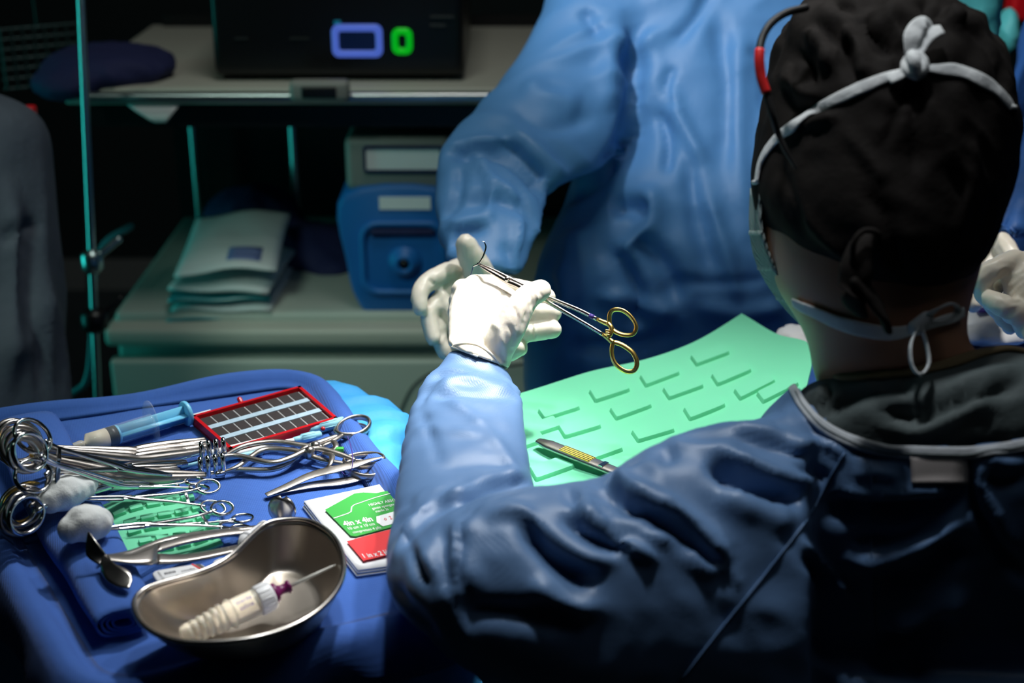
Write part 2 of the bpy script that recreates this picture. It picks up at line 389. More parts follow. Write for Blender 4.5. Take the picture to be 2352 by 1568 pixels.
# ================================================================== the room
def slabbox(name, lo, hi, m):
    b = MB(); lo, hi = np.array(lo), np.array(hi); b.box((lo + hi) / 2, hi - lo); return struct(b.build(name, m, smooth=False))
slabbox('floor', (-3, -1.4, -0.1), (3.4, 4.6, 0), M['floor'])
slabbox('ceiling', (-3, -1.4, 2.9), (3.4, 4.6, 3.0), M['ceil'])
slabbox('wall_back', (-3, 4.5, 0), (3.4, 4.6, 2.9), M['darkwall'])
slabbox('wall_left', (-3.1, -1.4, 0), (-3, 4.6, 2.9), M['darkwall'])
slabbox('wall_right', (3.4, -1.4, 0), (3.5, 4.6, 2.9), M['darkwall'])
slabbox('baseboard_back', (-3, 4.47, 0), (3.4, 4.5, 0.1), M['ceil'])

# ================================================================== equipment cart
CY = 2.32                                     # front of the cart
def atY(x, y, Y):
    r = FW + RT * ((x - 1176) / FPX) + UP * (-(y - 784) / FPX); return CAM + r * (Y / r[1])
L0 = atY(252, 770, CY)[0]; CXR = 0.42; ZL = atY(600, 748, CY)[2]; ZU = atY(600, 205, CY)[2]
cart = thing('equipment_cart', 'pale grey wheeled equipment cart with two shelves behind the instrument tray', 'cart', (-0.2, 2.6, 0))
b = MB(); b.box(((L0 + CXR) / 2, CY + .31, 0.42), (CXR - L0 - .01, .58, .62), bev=.012); b.build('cabinet', M['cabinet'], cart)
zt = ZL - 0.035
b = MB(); b.box(((L0 + CXR) / 2, CY + .30, ZL - .016), (CXR - L0 + .01, .64, .034), bev=.012); b.build('lower_shelf', M['shelf'], cart)
dz0, dz1 = 0.30, ZL - .058
dr = MB(); dr.box(((L0 + CXR) / 2, CY - .005, (dz0 + dz1) / 2), (CXR - L0, .03, dz1 - dz0), bev=.008); dr.build('drawer', M['cabinet'], cart)
dr = MB(); dr.box(((L0 + CXR) / 2, CY - .005, .20), (CXR - L0, .03, .17), bev=.008); dr.build('drawer', M['cabinet'], cart)
b = MB(); b.box(((L0 + CXR) / 2, CY + .31, ZU - .012), (CXR - L0 + .06, .62, .028), bev=.006); b.build('upper_shelf', M['shelf'], cart)
b = MB(); b.box(((L0 + CXR) / 2, CY + .30, ZU - .05), (CXR - L0 + .04, .56, .035)); b.build('shelf_underframe', M['black'], cart, smooth=False)
xl = atY(200, 205, CY - .03)[0]
b = MB(); b.box(((xl + CXR) / 2, CY - .035, ZU - .006), (CXR - xl, .018, .017), bev=.006); b.build('rail', M['rail'], cart)
c = atY(735, 207, CY - .05)
b = MB(); b.box(c, (.096, .03, .034), bev=.010); hb = b.build('rail_handle', M['greycase'], cart)
b = MB(); b.box(c + (0, -.016, 0), (.056, .006, .018), bev=.0029); b.build('button', M['black'], hb)
b = MB(); b.box(((L0 + CXR) / 2, CY + .60, (ZL + ZU) / 2), (CXR - L0, .012, ZU - ZL + .05)); b.build('back_panel', M['black'], cart, smooth=False)
for px in (678, 450):
    for_y = CY + (.44 if px == 678 else .54); q = atY(px, 400, for_y)
    b = MB(); b.tube([(q[0], for_y, ZL), (q[0], for_y, ZU - .02)], .009 if px == 678 else .008); b.build('shelf_post', M['tealsteel'], cart)
b = MB(); b.tube([(CXR - .02, CY + .04, 0.1), (CXR - .02, CY + .04, ZU + .3)], .014); b.build('shelf_post', M['tealsteel'], cart)
for sx in (L0 + .06, CXR - .06):
    for sy in (CY + .06, CY + .54):
        b = MB(); b.tube([(sx - .012, sy, .035), (sx + .012, sy, .035)], .035, seg=20, rnd=False); b.tube([(sx, sy, .035), (sx, sy, .13)], .01); b.build('caster', M['black'], cart)
# cable on the drawer front
cb = MB(); cp = [atY(*q, CY - .026) for q in [(900, 1010), (925, 930), (955, 880), (1010, 850), (1100, 846), (1230, 830)]]
cb.tube(cr(cp, 8), .0016, seg=8); tag(cb.build('cable', M['blackrub']), 'thin dark cable looping across the pale drawer front of the cart', 'cable')

# electrosurgical generator
F0 = CY + .05
gl, gr = atY(487, 100, F0)[0], atY(1066, 100, F0)[0]; gz0 = ZU + .006
gen = thing('surgical_generator', 'large black electronic unit with lit blue and green buttons on the upper cart shelf', 'medical device', ((gl + gr) / 2, F0 + .2, gz0))
b = MB(); b.box(((gl + gr) / 2, F0 + .2, gz0 + .1), (gr - gl, .40, .19), bev=.014); b.build('housing', M['black'], gen)
for px in (560, 1000):
    q = atY(px, 150, F0)[0]; b = MB(); b.lathe([(.014, 0), (.014, .006)], (q, F0 + .05, ZU), seg=16); b.build('foot', M['blackrub'], gen)
def rring(mb, c, w, h, t, r, y0, y1):
    """rounded rectangular ring standing in the XZ plane"""
    def rr(w, h, r, k=6):
        o = []
        for cx, cz, a0 in ((w / 2 - r, h / 2 - r, 0), (-w / 2 + r, h / 2 - r, 90), (-w / 2 + r, -h / 2 + r, 180), (w / 2 - r, -h / 2 + r, 270)):
            for i in range(k + 1): a = R(a0 + 90 * i / k); o.append((cx + r * math.cos(a), cz + r * math.sin(a)))
        return np.array(o)
    A, B = rr(w, h, r), rr(w - 2 * t, h - 2 * t, max(.001, r - t * .6))
    loops = [np.column_stack([c[0] + A[:, 0], np.full(len(A), y1), c[2] + A[:, 1]]), np.column_stack([c[0] + A[:, 0], np.full(len(A), y0), c[2] + A[:, 1]]),
             np.column_stack([c[0] + B[:, 0], np.full(len(A), y0), c[2] + B[:, 1]]), np.column_stack([c[0] + B[:, 0], np.full(len(A), y1), c[2] + B[:, 1]])]
    mb.loft(loops, closed=True)
k = 2.44 / FPX
c = atY(821, 93, F0); b = MB(); rring(b, c, 112 * k, 72 * k, 15 * k, 16 * k, F0 - .006, F0 + .004); fr = b.build('display_frame', M['glowblue'], gen)
b = MB(); b.box(c, (84 * k, .004, 46 * k)); b.build('display', M['screen'], fr, smooth=False)
c = atY(924, 94, F0); b = MB(); rring(b, c, 46 * k, 58 * k, 14 * k, 16 * k, F0 - .006, F0 + .004); b.build('power_button', M['glowgreen'], gen)
c = atY(775, 52, F0); b = MB(); b.box(c, (16 * k, .006, 10 * k), bev=.002); b.build('indicator', mat('dim_cyan_light', (0, .1, .15), .4, emit=((0, .12, .2), .5)), gen)
for (px, py, w) in ((1005, 58, 34), (1015, 38, 52), (555, 88, 30), (688, 88, 44)):
    c = atY(px, py, F0); b = MB(); b.box(c + (0, -.001, 0), (w * k, .003, 5 * k)); b.build('printed_mark', mat('dim_print', (.06, .06, .06) if px > 900 else (.02, .02, .02), .6), gen, smooth=False)

# dark cloth bundle on the upper shelf
def lump(name, cs, m, vox=.008, wr=(.012, .09), seed=3, smooth=5, parent=None):
    b = MB()
    for c, s in cs:
        an = np.linspace(0, np.pi, 14)[1:-1]; t = np.linspace(0, 2 * np.pi, 20, endpoint=False)
        b.loft([np.array(c) + np.column_stack([np.cos(t) * s[0] * math.sin(a), np.sin(t) * s[1] * math.sin(a), np.full(20, -math.cos(a) * s[2])]) for a in an])
    me = remesh(b, vox, smooth); wrinkle(me, wr[0], wr[1], seed); me.name = name
    return link(me, name, m, parent)
c = atY(235, 165, CY + .05)
o = lump('cloth_bundle', [(c + (0, .05, .0), (.115, .11, .035)), (c + (-.05, .0, -.015), (.07, .08, .03))], M['navy'])
tag(o, 'crumpled navy cloth lying on the left end of the upper cart shelf', 'cloth')
c = atY(690, 640, CY + .33); c[2] = ZL
o = lump('cloth_bundle', [(c + (0, 0, .035), (.13, .10, .045)), (c + (-.10, .06, .07), (.10, .08, .075)), (c + (.07, -.05, .02), (.06, .07, .03))], M['navy'], seed=9)
tag(o, 'crumpled navy cloth heap behind the pouches on the lower cart shelf', 'cloth')
# hanging paper corner below the shelf
G = []
for i in range(8):
    a = atY(275, 226, CY + .02) * (1 - i / 7) + atY(425, 226, CY + .02) * (i / 7); t = atY(375, 290, CY - .01); row = []
    for j in range(7): s = j / 7.2; p = a * (1 - s) + t * s; p = p + np.array((0, -.012 * math.sin(math.pi * s), 0)); row.append(p)
    G.append(row)
b = MB(); b.slab(G, .001); tag(b.build('paper_sheet', M['pouch']), 'pale paper corner hanging below the upper cart shelf', 'paper')
# blue medical case
dl, dr_ = atY(795, 580, CY + .03)[0], atY(1045, 580, CY + .03)[0]; dw = dr_ - dl; dc = (dl + dr_) / 2; dY = CY + .03
zb = ZL + .004; zt1 = atY(900, 445, dY)[2]; zt2 = atY(900, 310, dY)[2] - .01
dev = thing('suction_unit', 'blue plastic medical unit with round port and grey top on the lower cart shelf', 'medical device', (dc, dY + .12, zb))
prof = []
for x_, z_ in [(-.5, 1), (.5, 1), (.5, .40), (.42, .12), (.26, 0), (-.26, 0), (-.42, .12), (-.5, .40)]: prof.append((dc + x_ * dw, zb + z_ * (zt1 - zb)))
pr = cr(np.array(prof), 5, closed=True)
b = MB(); b.loft([np.column_stack([dc + (pr[:, 0] - dc) * s, np.full(len(pr), y_), (zb + zt1) / 2 + (pr[:, 1] - (zb + zt1) / 2) * s]) for y_, s in ((dY + .22, .97), (dY + .20, 1), (dY + .012, 1), (dY + .003, .975), (dY, .94))])
bc = b.build('blue_housing', M['bluecase'], dev, sharp=40)
b = MB(); b.box((dc, dY + .11, (zt1 + zt2) / 2 + .002), (dw * .96, .2, zt2 - zt1), bev=.014); gc = b.build('grey_head', M['greycase'], dev)
b = MB(); q = atY(930, 466, dY); b.box(q + (0, -.001, 0), (.088, .003, .022)); b.build('label', M['paper'], bc, smooth=False)
b = MB(); q = atY(925, 368, dY); b.box(q + (0, .008, 0), (.125, .003, .036)); b.build('label', M['paper'], gc, smooth=False)
b = MB(); q = atY(925, 368, dY); rring(b, q, .135, .046, .004, .005, dY + .003, dY + .012); b.build('label_frame', M['navy'], gc)
q = atY(930, 600, dY); b = MB(); b.lathe([(.030, .004), (.028, -.008), (.020, -.010), (.018, -.020), (.012, -.022), (.009, -.018), (.009, .004)], q, (0, 1, 0)); b.build('port', M['bluecase'], bc)
b = MB(); b.lathe([(.0085, 0), (.0085, -.0185)], q, (0, 1, 0)); b.build('port_hole', M['black'], bc)
b = MB(); q = atY(925, 528, dY); rring(b, (q[0], 0, q[2] - .05), .15, .135, .010, .03, dY - .009, dY + .004); b.build('raised_frame', M['bluecase'], bc)
b = MB(); q = atY(925, 530, dY); b.box(q + (0, -.004, 0), (.11, .014, .012), bev=.004); b.build('hand_grip', M['navy'], bc)
for px in (880, 952):
    q = atY(px, 254, CY + .2); b = MB(); b.tube([q + (0, 0, .018), q - (0, 0, .018)], .010, rnd=False); b.tube([q - (0, 0, .018), (q[0], q[1], zt2)], .004, rnd=False); b.build('connector', M['pouchteal'], dev)
# sterile pouches
pc = atY(512, 735, CY + .03); pw, pd = .165, .25
for i in range(5):
    sk = [0, .004, -.012, .006, .0][i]; ro = R([3, -2, 5, -4, 2][i]); G = []
    for a in range(13):
        row = []
        for e in range(13):
            u, v = a / 12 - .5, e / 12 - .5; x_, y_ = u * pw * (1.25 if i == 0 else 1.08), v * pd; puff = (1 - (2 * u) ** 4) * (1 - (2 * v) ** 4)
            z_ =   .006 + i * .018 + .009 * puff + .002 * math.sin(9 * u + i) * math.cos(7 * v)
            if i == 4: z_ += .012 + .03 * (v + .5) + .01 * math.sin(3 * u + 1); x_ += .008; 
            row.append((pc[0] + sk + x_ * math.cos(ro) - y_ * math.sin(ro), pc[1] + .115 + x_ * math.sin(ro) + y_ * math.cos(ro), ZL + z_))
        G.append(row)
    b = MB(); b.slab(G, .003 if i == 4 else .006)
    o = b.build('sterile_pouch', M['pouch'] if i in (4, 1) else M['pouchteal' if i in (0, 2) else 'pouch'])
    tag(o, ['dark teal pouch at the bottom of the pile on the lower cart shelf', 'grey pouch second from the bottom of the pile on the cart shelf', 'teal pouch in the middle of the pile on the lower cart shelf',
            'grey pouch just under the white top pouch on the cart shelf', 'white paper pouch with blue print, topmost of the pile on the cart shelf'][i], 'sterile pouch', 'pouches piled on the lower cart shelf')
    if i == 4:
        Gn = np.array(G)
        for (u0, u1, v0, v1, mm) in ((.5, .85, .12, .16, 'navy'), (.5, .9, .18, .22, 'navy'), (.55, .8, .24, .27, 'navy')):
            bb = MB(); rows = []
            for a in range(5):
                rows.append([Gn[int((u0 + (u1 - u0) * a / 4) * 12), int(round(((v0 + (v1 - v0) * e) * 12)))] + np.array((0, -.001 + e * .006, .0012)) for e in range(2)])
            bb.slab(rows, .0005); bb.build('printed_text', mat('faded_blue_print', (.12, .16, .34), .6), o)
# poles
def pole(name, x0, y0, x1, y1, Y, r, label, ztop=2.1):
    a, c_ = atY(x0, y0, Y), atY(x1, y1, Y); dx = (a[0] - c_[0]) / (a[2] - c_[2])
    t = thing(name, label, 'pole', (c_[0] - dx * c_[2], Y, 0))
    b = MB(); b.tube([(c_[0] + dx * (.06 - c_[2]), Y, .06), (c_[0] + dx * (ztop - c_[2]), Y, ztop)], r, seg=16); b.build('tube', M['tealsteel'], t)
    bx = c_[0] - dx * c_[2]
    b = MB()
    for k_ in range(5):
        an = k_ * 2 * math.pi / 5 + .3; b.tube([(bx, Y, .07), (bx + .16 * math.cos(an), Y + .16 * math.sin(an), .05)], .012, seg=10)
        b.lathe([(.02, -.008), (.025, 0), (.02, .008)], (bx + .16 * math.cos(an), Y + .16 * math.sin(an), .0255), (math.sin(an), -math.cos(an), 0), seg=14)
    b.build('base', M['black'], t)
    return t, a, c_
t, a, c_ = pole('drip_pole', 190, 100, 221, 830, CY - .16, .0062, 'slim steel drip pole with clamps in front of the left cart edge')
for py, rr_ in ((600, .017), (735, .022)):
    q = atY(190 + (py - 100) * 31 / 730, py, CY - .16); b = MB(); b.lathe([(rr_ * .5, -.02), (rr_, -.012), (rr_, .012), (rr_ * .5, .02)], q, seg=16); b.tube([q, q + (.04, .02, .03)], .006)
    b.build('clamp', M['tealsteel'] if py == 600 else M['black'], t)
hz = MB(); hz.tube(cr([atY(165, 905, CY - .1), atY(200, 870, CY - .1), atY(212, 760, CY - .1), atY(215, 640, CY - .12), atY(240, 560, CY - .05), atY(300, 520, CY + .1)], 8), .006)
tag(hz.build('hose', M['pouchteal']), 'dark teal hose curving beside the drip pole', 'hose')
t2, _, _ = pole('drip_pole', 188, 20, 190, 100, CY - .9 + 1.9, .006, 'farther steel pole standing in the dark at upper left')
# wire basket upper left in the dark
c = atY(70, 130, 2.6); b = MB()
for i in range(8): b.tube([c + (-.05 + .017 * i, .01 * i, -.06), c + (-.05 + .017 * i, .01 * i, .05)], .0025, seg=6)
for j in range(7): b.tube([c + (-.055, 0, -.06 + .018 * j), c + (.075, .075, -.06 + .018 * j)], .0025, seg=6)
wb = thing('wire_rack', 'dim wire rack hanging in the dark at the upper left', 'rack', c); b.build('wire_grid', mat('dark_wire', (.05, .09, .09), .4, .6), wb)
b = MB(); b.tube([c + (0, .06, .04), c + (0, .06, 1.0)], .004, seg=8); b.build('hanger', M['black'], wb)
b = MB(); b.box(atY(68, 258, 2.0), (.018, .02, .02), bev=.006); tag(b.build('clip', M['red']), 'small red clip on the grey drape at the left edge', 'clip')
# grey draped thing at the left edge
rows = []
for y, x in [(200, -120), (235, 15), (290, 85), (400, 105), (600, 122), (800, 138), (930, 150), (1100, 168), (1500, 215)]: rows.append(sil(-560, y, x, y, 1.93, .34, d2=1.90, n=60))
b = MB(); b.loft(cr(rows, 5)); 
me = remesh(b, .009, 4); 
folds(me, [([(60, 480), (75, 700), (110, 920)], 14, -.012), ([(20, 420), (30, 600), (20, 900)], 22, .014), ([(95, 300), (105, 600), (120, 900)], 10, .010), ([(0, 560), (50, 520), (95, 520)], 12, -.01)], 1.5, 2.1); wrinkle(me, .012, .15, 5, (1, 1, .3))
dc_ = P(-200, 1000, 1.93)
tr = thing('draped_stand', 'dark grey cloth drape hanging over a stand at the left edge', 'drape', (dc_[0], dc_[1], 0)); link(me, 'cloth', M['greygown'], tr)
b = MB(); q = P(-200, 1300, 1.93); b.tube([(q[0], q[1], 0.02), (q[0], q[1], 1.1)], .025); b.box((q[0], q[1], .02), (.4, .4, .04), bev=.01); b.build('stand', M['rail'], tr)
# ================================================================== operating table
TZ = 0.985
tb = thing('operating_table', 'operating table under a blue surgical drape, holding the large green mat', 'table', (.8, 1.38, 0))
def dpoint(u, v, x0=.0, x1=1.9, y0=1.16, y1=1.70):
    return x0 + (x1 - x0) * u, y0 + (y1 - y0) * v
def drape_loops(corners, z, prof, rad=.03, n=240, wav=0.0, seed=1):
    """loops around a rounded quad; prof = [(outward offset, dz)]"""
    c = np.array(corners, float); cc = c.mean(0); pts = []
    for i in range(len(c)):
        p0, p1, p2 = c[i - 1], c[i], c[(i + 1) % len(c)]; a = p1 + nz(p0 - p1) * rad; e = p1 + nz(p2 - p1) * rad
        for t in np.linspace(0, 1, 8): pts.append((1 - t) ** 2 * a + 2 * t * (1 - t) * p1 + t * t * e)
    pts = np.array(pts + [pts[0]]); L = np.concatenate([[0], np.cumsum(np.linalg.norm(np.diff(pts, axis=0), axis=1))]); s = np.linspace(0, L[-1], n, endpoint=False)
    base = np.column_stack([np.interp(s, L, pts[:, k]) for k in range(2)]); tg = np.roll(base, -3, 0) - np.roll(base, 3, 0); nr = np.column_stack([tg[:, 1], -tg[:, 0]]); nr /= np.linalg.norm(nr, axis=1, keepdims=True)
    if ((base - cc) * nr).sum() < 0: nr = -nr
    g = np.random.default_rng(seed); ph = g.random(6) * 6.28; th = s / L[-1] * 2 * np.pi
    w = np.zeros(n)
    for k_, f_ in enumerate((7, 11, 17, 23, 31)): w += np.sin(th * f_ + ph[k_]) / (1 + k_ * .4)
    loops = []
    for off, dz in prof:
        hang = max(0, -dz)
        q = base + nr * (off + wav * w * min(1, hang * 5) * .5)[:, None] if wav else base + nr * off
        loops.append(np.column_stack([q, np.full(n, z + dz)]))
    return loops, base, nr, th
loops, base, nr_, th_ = drape_loops([(.035, 1.17), (.035, 1.385), (.285, 1.585), (1.9, 1.585), (1.9, 1.17)], TZ, [(0, 0), (.012, -.006), (.018, -.03), (.02, -.1), (.025, -.25), (.035, -.45), (.04, -.62)], rad=.03, wav=.02, seed=4)
inner = [np.column_stack([base.mean(0)[0] + (base[:, 0] - base.mean(0)[0]) * s, base.mean(0)[1] + (base[:, 1] - base.mean(0)[1]) * s, np.full(len(base), TZ)]) for s in (.02, .3, .6, .8, .9, .97)]
b = MB(); b.loft(inner + loops, cap=False); b.f.append(tuple(range(240))); b.mi.append(0); o = b.build('drape', M['drapeblue'], tb, fix=False)
b = MB(); b.box((1.08, 1.375, TZ - .04), (1.56, .36, .05), bev=.01); b.box((.95, 1.375, .5), (.3, .26, .85), bev=.03); b.box((.95, 1.375, .05), (.9, .36, .1), bev=.03); b.build('table_frame', M['rail'], tb)

# ================================================================== green magnetic mat
MZ = 1.001
def quadpt(C, u, v):
    return (1 - u) * (1 - v) * C[0] + u * (1 - v) * C[1] + u * v * C[2] + (1 - u) * v * C[3]
def bars_mat(name, ctrl, bars, zf, th, m, nu=90, nv=60, rise=.0042, edge=None):
    """ctrl: grid of pixel control rows; bars: list of pixel quads (footprints) raised above the sheet"""
    Cg = cr(np.array([cr(r, 8) for r in ctrl], float), 8)
    A = np.linspace(0, Cg.shape[0] - 1, nv); B = np.linspace(0, Cg.shape[1] - 1, nu)
    G = np.zeros((nv, nu, 3)); hx = np.zeros((nv, nu)); hy = np.zeros((nv, nu))
    for i, a in enumerate(A):
        i0 = min(int(a), Cg.shape[0] - 2); fa = a - i0; row = Cg[i0] * (1 - fa) + Cg[i0 + 1] * fa
        hx[i] = np.interp(B, range(len(row)), row[:, 0]); hy[i] = np.interp(B, range(len(row)), row[:, 1])
    zm = MZ if name == 'magnetic_mat' else 1.004
    for i in range(nv):
        for j in range(nu): G[i, j] = onz(hx[i, j], hy[i, j], zm)
    G[:, :, 2] += zf(hx, hy)
    b = MB(); b.slab(G, th)
    for q in bars:              # raised ribs moulded on the sheet
        q = np.array(q, float); c = q.mean(0); foot = []; top = []
        def rc(k):
            o = []
            for a_ in range(4):
                p0, p1, p2 = q[a_ - 1], q[a_], q[(a_ + 1) % 4]; e0, e1 = p1 + (p0 - p1) * .10, p1 + (p2 - p1) * .06
                for t_ in (0, .5, 1): o.append(c + ((1 - t_) ** 2 * e0 + 2 * t_ * (1 - t_) * p1 + t_ * t_ * e1 - c) * k)
            return np.array(o)
        L_ = []
        for k, dz in ((1.06, -.001), (1.04, .0004), (1.0, rise * .75), (.97, rise)):
            p_ = rc(k); w_ = np.array([onz(x_, y_, zm) for x_, y_ in p_]); w_[:, 2] += np.array([float(zf(np.float64(x_), np.float64(y_))) for x_, y_ in p_]) + dz; L_.append(w_)
        b.loft(L_)
    return b, G
LLs = [(1251, 968), (1368, 924), (1484, 889), (1600, 845), (1298, 1009), (1416, 963), (1537, 920), (1648, 891), (1345, 1068), (1466, 1019), (1585, 965), (1700, 928), (1232, 1105), (1168, 1047), (1752, 944), (1205, 1014), (1395, 1102), (1512, 1058)]
bars = []
for x, y in LLs:
    k_ = 1 + (y - 960) * .0006; w = (80 * k_, -27 * k_); u_ = (-15 * k_, -23 * k_)
    bars.append([(x, y), (x + w[0], y + w[1]), (x + w[0] + u_[0], y + w[1] + u_[1]), (x + u_[0], y + u_[1])])
ctrl = [[(1120, 928), (1205, 897), (1340, 858), (1470, 829), (1590, 786), (1703, 727)],
        [(1125, 975), (1215, 945), (1355, 905), (1490, 872), (1625, 830), (1780, 780)],
        [(1130, 1035), (1225, 1005), (1370, 965), (1510, 930), (1665, 890), (1862, 830)],
        [(1135, 1100), (1235, 1072), (1390, 1035), (1540, 1000), (1700, 965), (1850, 925)],
        [(1140, 1170), (1245, 1145), (1410, 1110), (1570, 1080), (1730, 1045), (1850, 1010)]]
b, GM = bars_mat('magnetic_mat', ctrl, bars, lambda x, y: .018 * np.clip((x - 1560) / 300, 0, 1) ** 2 + .0015 * np.sin(x / 60) * np.sin(y / 40 + x / 90), .003, M['mat'])
tag(b.build('magnetic_mat', M['mat'], sharp=35), 'large mint green ribbed instrument mat lying on the operating table', 'instrument mat')
# scalpel handle on the mat
def flatbar(mb, pts, widths, th, n=6):
    """flat tapering bar in local XY, thickness Z; pts (x,y,z)"""
    p = cr(np.array(pts, float), n); return mb.tube(p, widths, seg=14, sx=1, sy=th, up=(0, 0, 1), pw=.7)
sp = thing('scalpel_handle', 'steel scalpel handle with yellow and black stripes lying on the green mat', 'scalpel', (0, 0, 0), local=True)
b = MB(); b.tube(cr([(0, 0, 0), (.012, 0, 0), (.03, 0, 0), (.06, 0, 0), (.10, 0, 0), (.125, 0, 0)], 5), [.0036, .0060, .0062, .0060, .0056, .0045, .003], seg=16, sx=1, sy=.42, up=(0, 0, 1), pw=.75); b.build('handle', M['satin'], sp)
b = MB(); b.box((.0385, 0, .0018), (.029, .0092, .0018), bev=.0004); st = b.build('grip', M['yellow'], sp, smooth=False)
b = MB()
for k_ in (-1.5, -.5, .5, 1.5): b.box((.0385, k_ * .0023, .0027), (.029, .0008, .0005))
b.build('stripe', M['ink'], st, smooth=False)
b = MB(); b.box((.064, 0, .0024), (.004, .0085, .0012), bev=.0003); b.build('groove', M['chrome'], sp, smooth=False)
orient(sp, onz(1237, 1012, 1.0105), onz(1450, 1098, 1.0085), (0, 0, 1), .090)

# ================================================================== far assistant (person)
def head_blob(mb, c, face, r=.078, up=(0, 0, 1)):
    """a head with brow, nose, jaw and ears round centre c looking along face"""
    f = nz(face); u = nz(np.array(up) - f * (np.array(up) @ f)); s = np.cross(f, u); c = np.array(c, float)
    def ell(o, a, e, g):
        t = np.linspace(0, 2 * np.pi, 20, endpoint=False); an = np.linspace(0, np.pi, 12)[1:-1]
        mb.loft([np.array(o) - u * g * math.cos(q) + np.outer(np.cos(t) * a * math.sin(q), s) + np.outer(np.sin(t) * e * math.sin(q), f) for q in an])
    ell(c, r, r * 1.22, r * 1.3); ell(c + f * r * .45 - u * r * .75, r * .72, r * .72, r * .85)
    mb.tube([c + f * r * 1.12 + u * r * .05, c + f * r * 1.36 - u * r * .35], [r * .1, r * .2], seg=10)
    mb.tube([c + f * r * 1.08 - u * r * .75 - s * r * .28, c + f * r * 1.14 - u * r * .74, c + f * r * 1.08 - u * r * .75 + s * r * .28], r * .1, seg=8)
    for k in (-1, 1): mb.tube([c + s * k * r * .98 + u * r * .15, c + s * k * r * 1.04 - u * r * .25], [r * .16, r * .12], seg=10, sx=.6)
    return f, u, s
pa_c = P(1650, 500, 2.02)
pa = thing('person', 'person in bright blue gown standing beyond the table reaching out an open gloved hand', 'person', (pa_c[0], pa_c[1], 0))
# body under the gown
pa_c[1] = 1.90; HB = np.array((pa_c[0] + .01, 2.12, 1.72))
b = MB(); fA, uA, sA = head_blob(b, HB, (-.25, -.75, -.5))
neck0 = np.array((pa_c[0] + .02, 2.16, 1.50))
b.tube([HB - uA * .05, neck0], [.055, .06]); b.tube([neck0 + (0, .02, 0), (pa_c[0], 2.04, 1.2), (pa_c[0], 1.94, .95)], [.055, .09, .10], sx=1.2, sy=.55)
el = P(1125, 400, 1.80); wr = P(1112, 590, 1.672)
b.tube(cr([P(1590, -40, 2.06), P(1400, 190, 1.965), P(1160, 400, 1.825), wr], 5), [.034, .03, .024, .018])
b.tube([P(1900, -60, 2.07), P(2110, 150, 2.04), P(2180, 400, 1.92)], [.035, .03, .025])
for k in (-1, 1): b.tube([(pa_c[0] + k * .08, 1.93, .98), (pa_c[0] + k * .09, 1.92, .5), (pa_c[0] + k * .10, pa_c[1] + .02, .07)], [.075, .055, .04]); b.tube([(pa_c[0] + k * .10, pa_c[1] + .04, .045), (pa_c[0] + k * .12, pa_c[1] - .14, .035)], [.045, .035])
link(remesh(b, .008, 3), 'body', M['skin'], pa)
# gown
tor = cr([sil(1330, -230, 1960, -230, 2.04, .22, pw=.9), sil(1318, -60, 2010, -60, 2.04, .25, pw=.85), sil(1320, 120, 2030, 120, 2.03, .27, pw=.85), sil(1345, 300, 2030, 300, 2.02, .28, pw=.85), sil(1300, 450, 2030, 450, 2.0, .29, pw=.85),
          sil(1228, 620, 2035, 620, 1.98, .28, pw=.85), sil(1203, 760, 2040, 760, 2.0, .28, pw=.85), sil(1200, 900, 2050, 900, 2.04, .28, pw=.85), sil(1190, 1200, 2050, 1200, 2.14, .28, pw=.9), sil(1200, 1780, 2030, 1780, 2.34, .28)], 5)
b = MB(); b.loft(tor)
arm = cr([sil(1018, 600, 1196, 632, 1.665, .065), sil(1004, 545, 1212, 600, 1.69, .09), sil(996, 480, 1240, 520, 1.73, .115), sil(1000, 405, 1258, 450, 1.775, .13), sil(1008, 345, 1300, 420, 1.81, .14), sil(1062, 275, 1380, 385, 1.86, .15), sil(1130, 205, 1440, 335, 1.91, .16),
          sil(1195, 120, 1480, 285, 1.95, .17), sil(1240, 30, 1530, 180, 1.99, .18), sil(1275, -60, 1600, 60, 2.02, .19), sil(1330, -170, 1680, -40, 2.04, .19)], 5)
b.loft(arm)
arm2 = [P(1960, -100, 2.06), P(2110, 150, 2.02), P(2172, 410, 1.905)]; b.tube(cr(arm2, 5), [.09, .08, .046])
me = remesh(b, .006, 6)
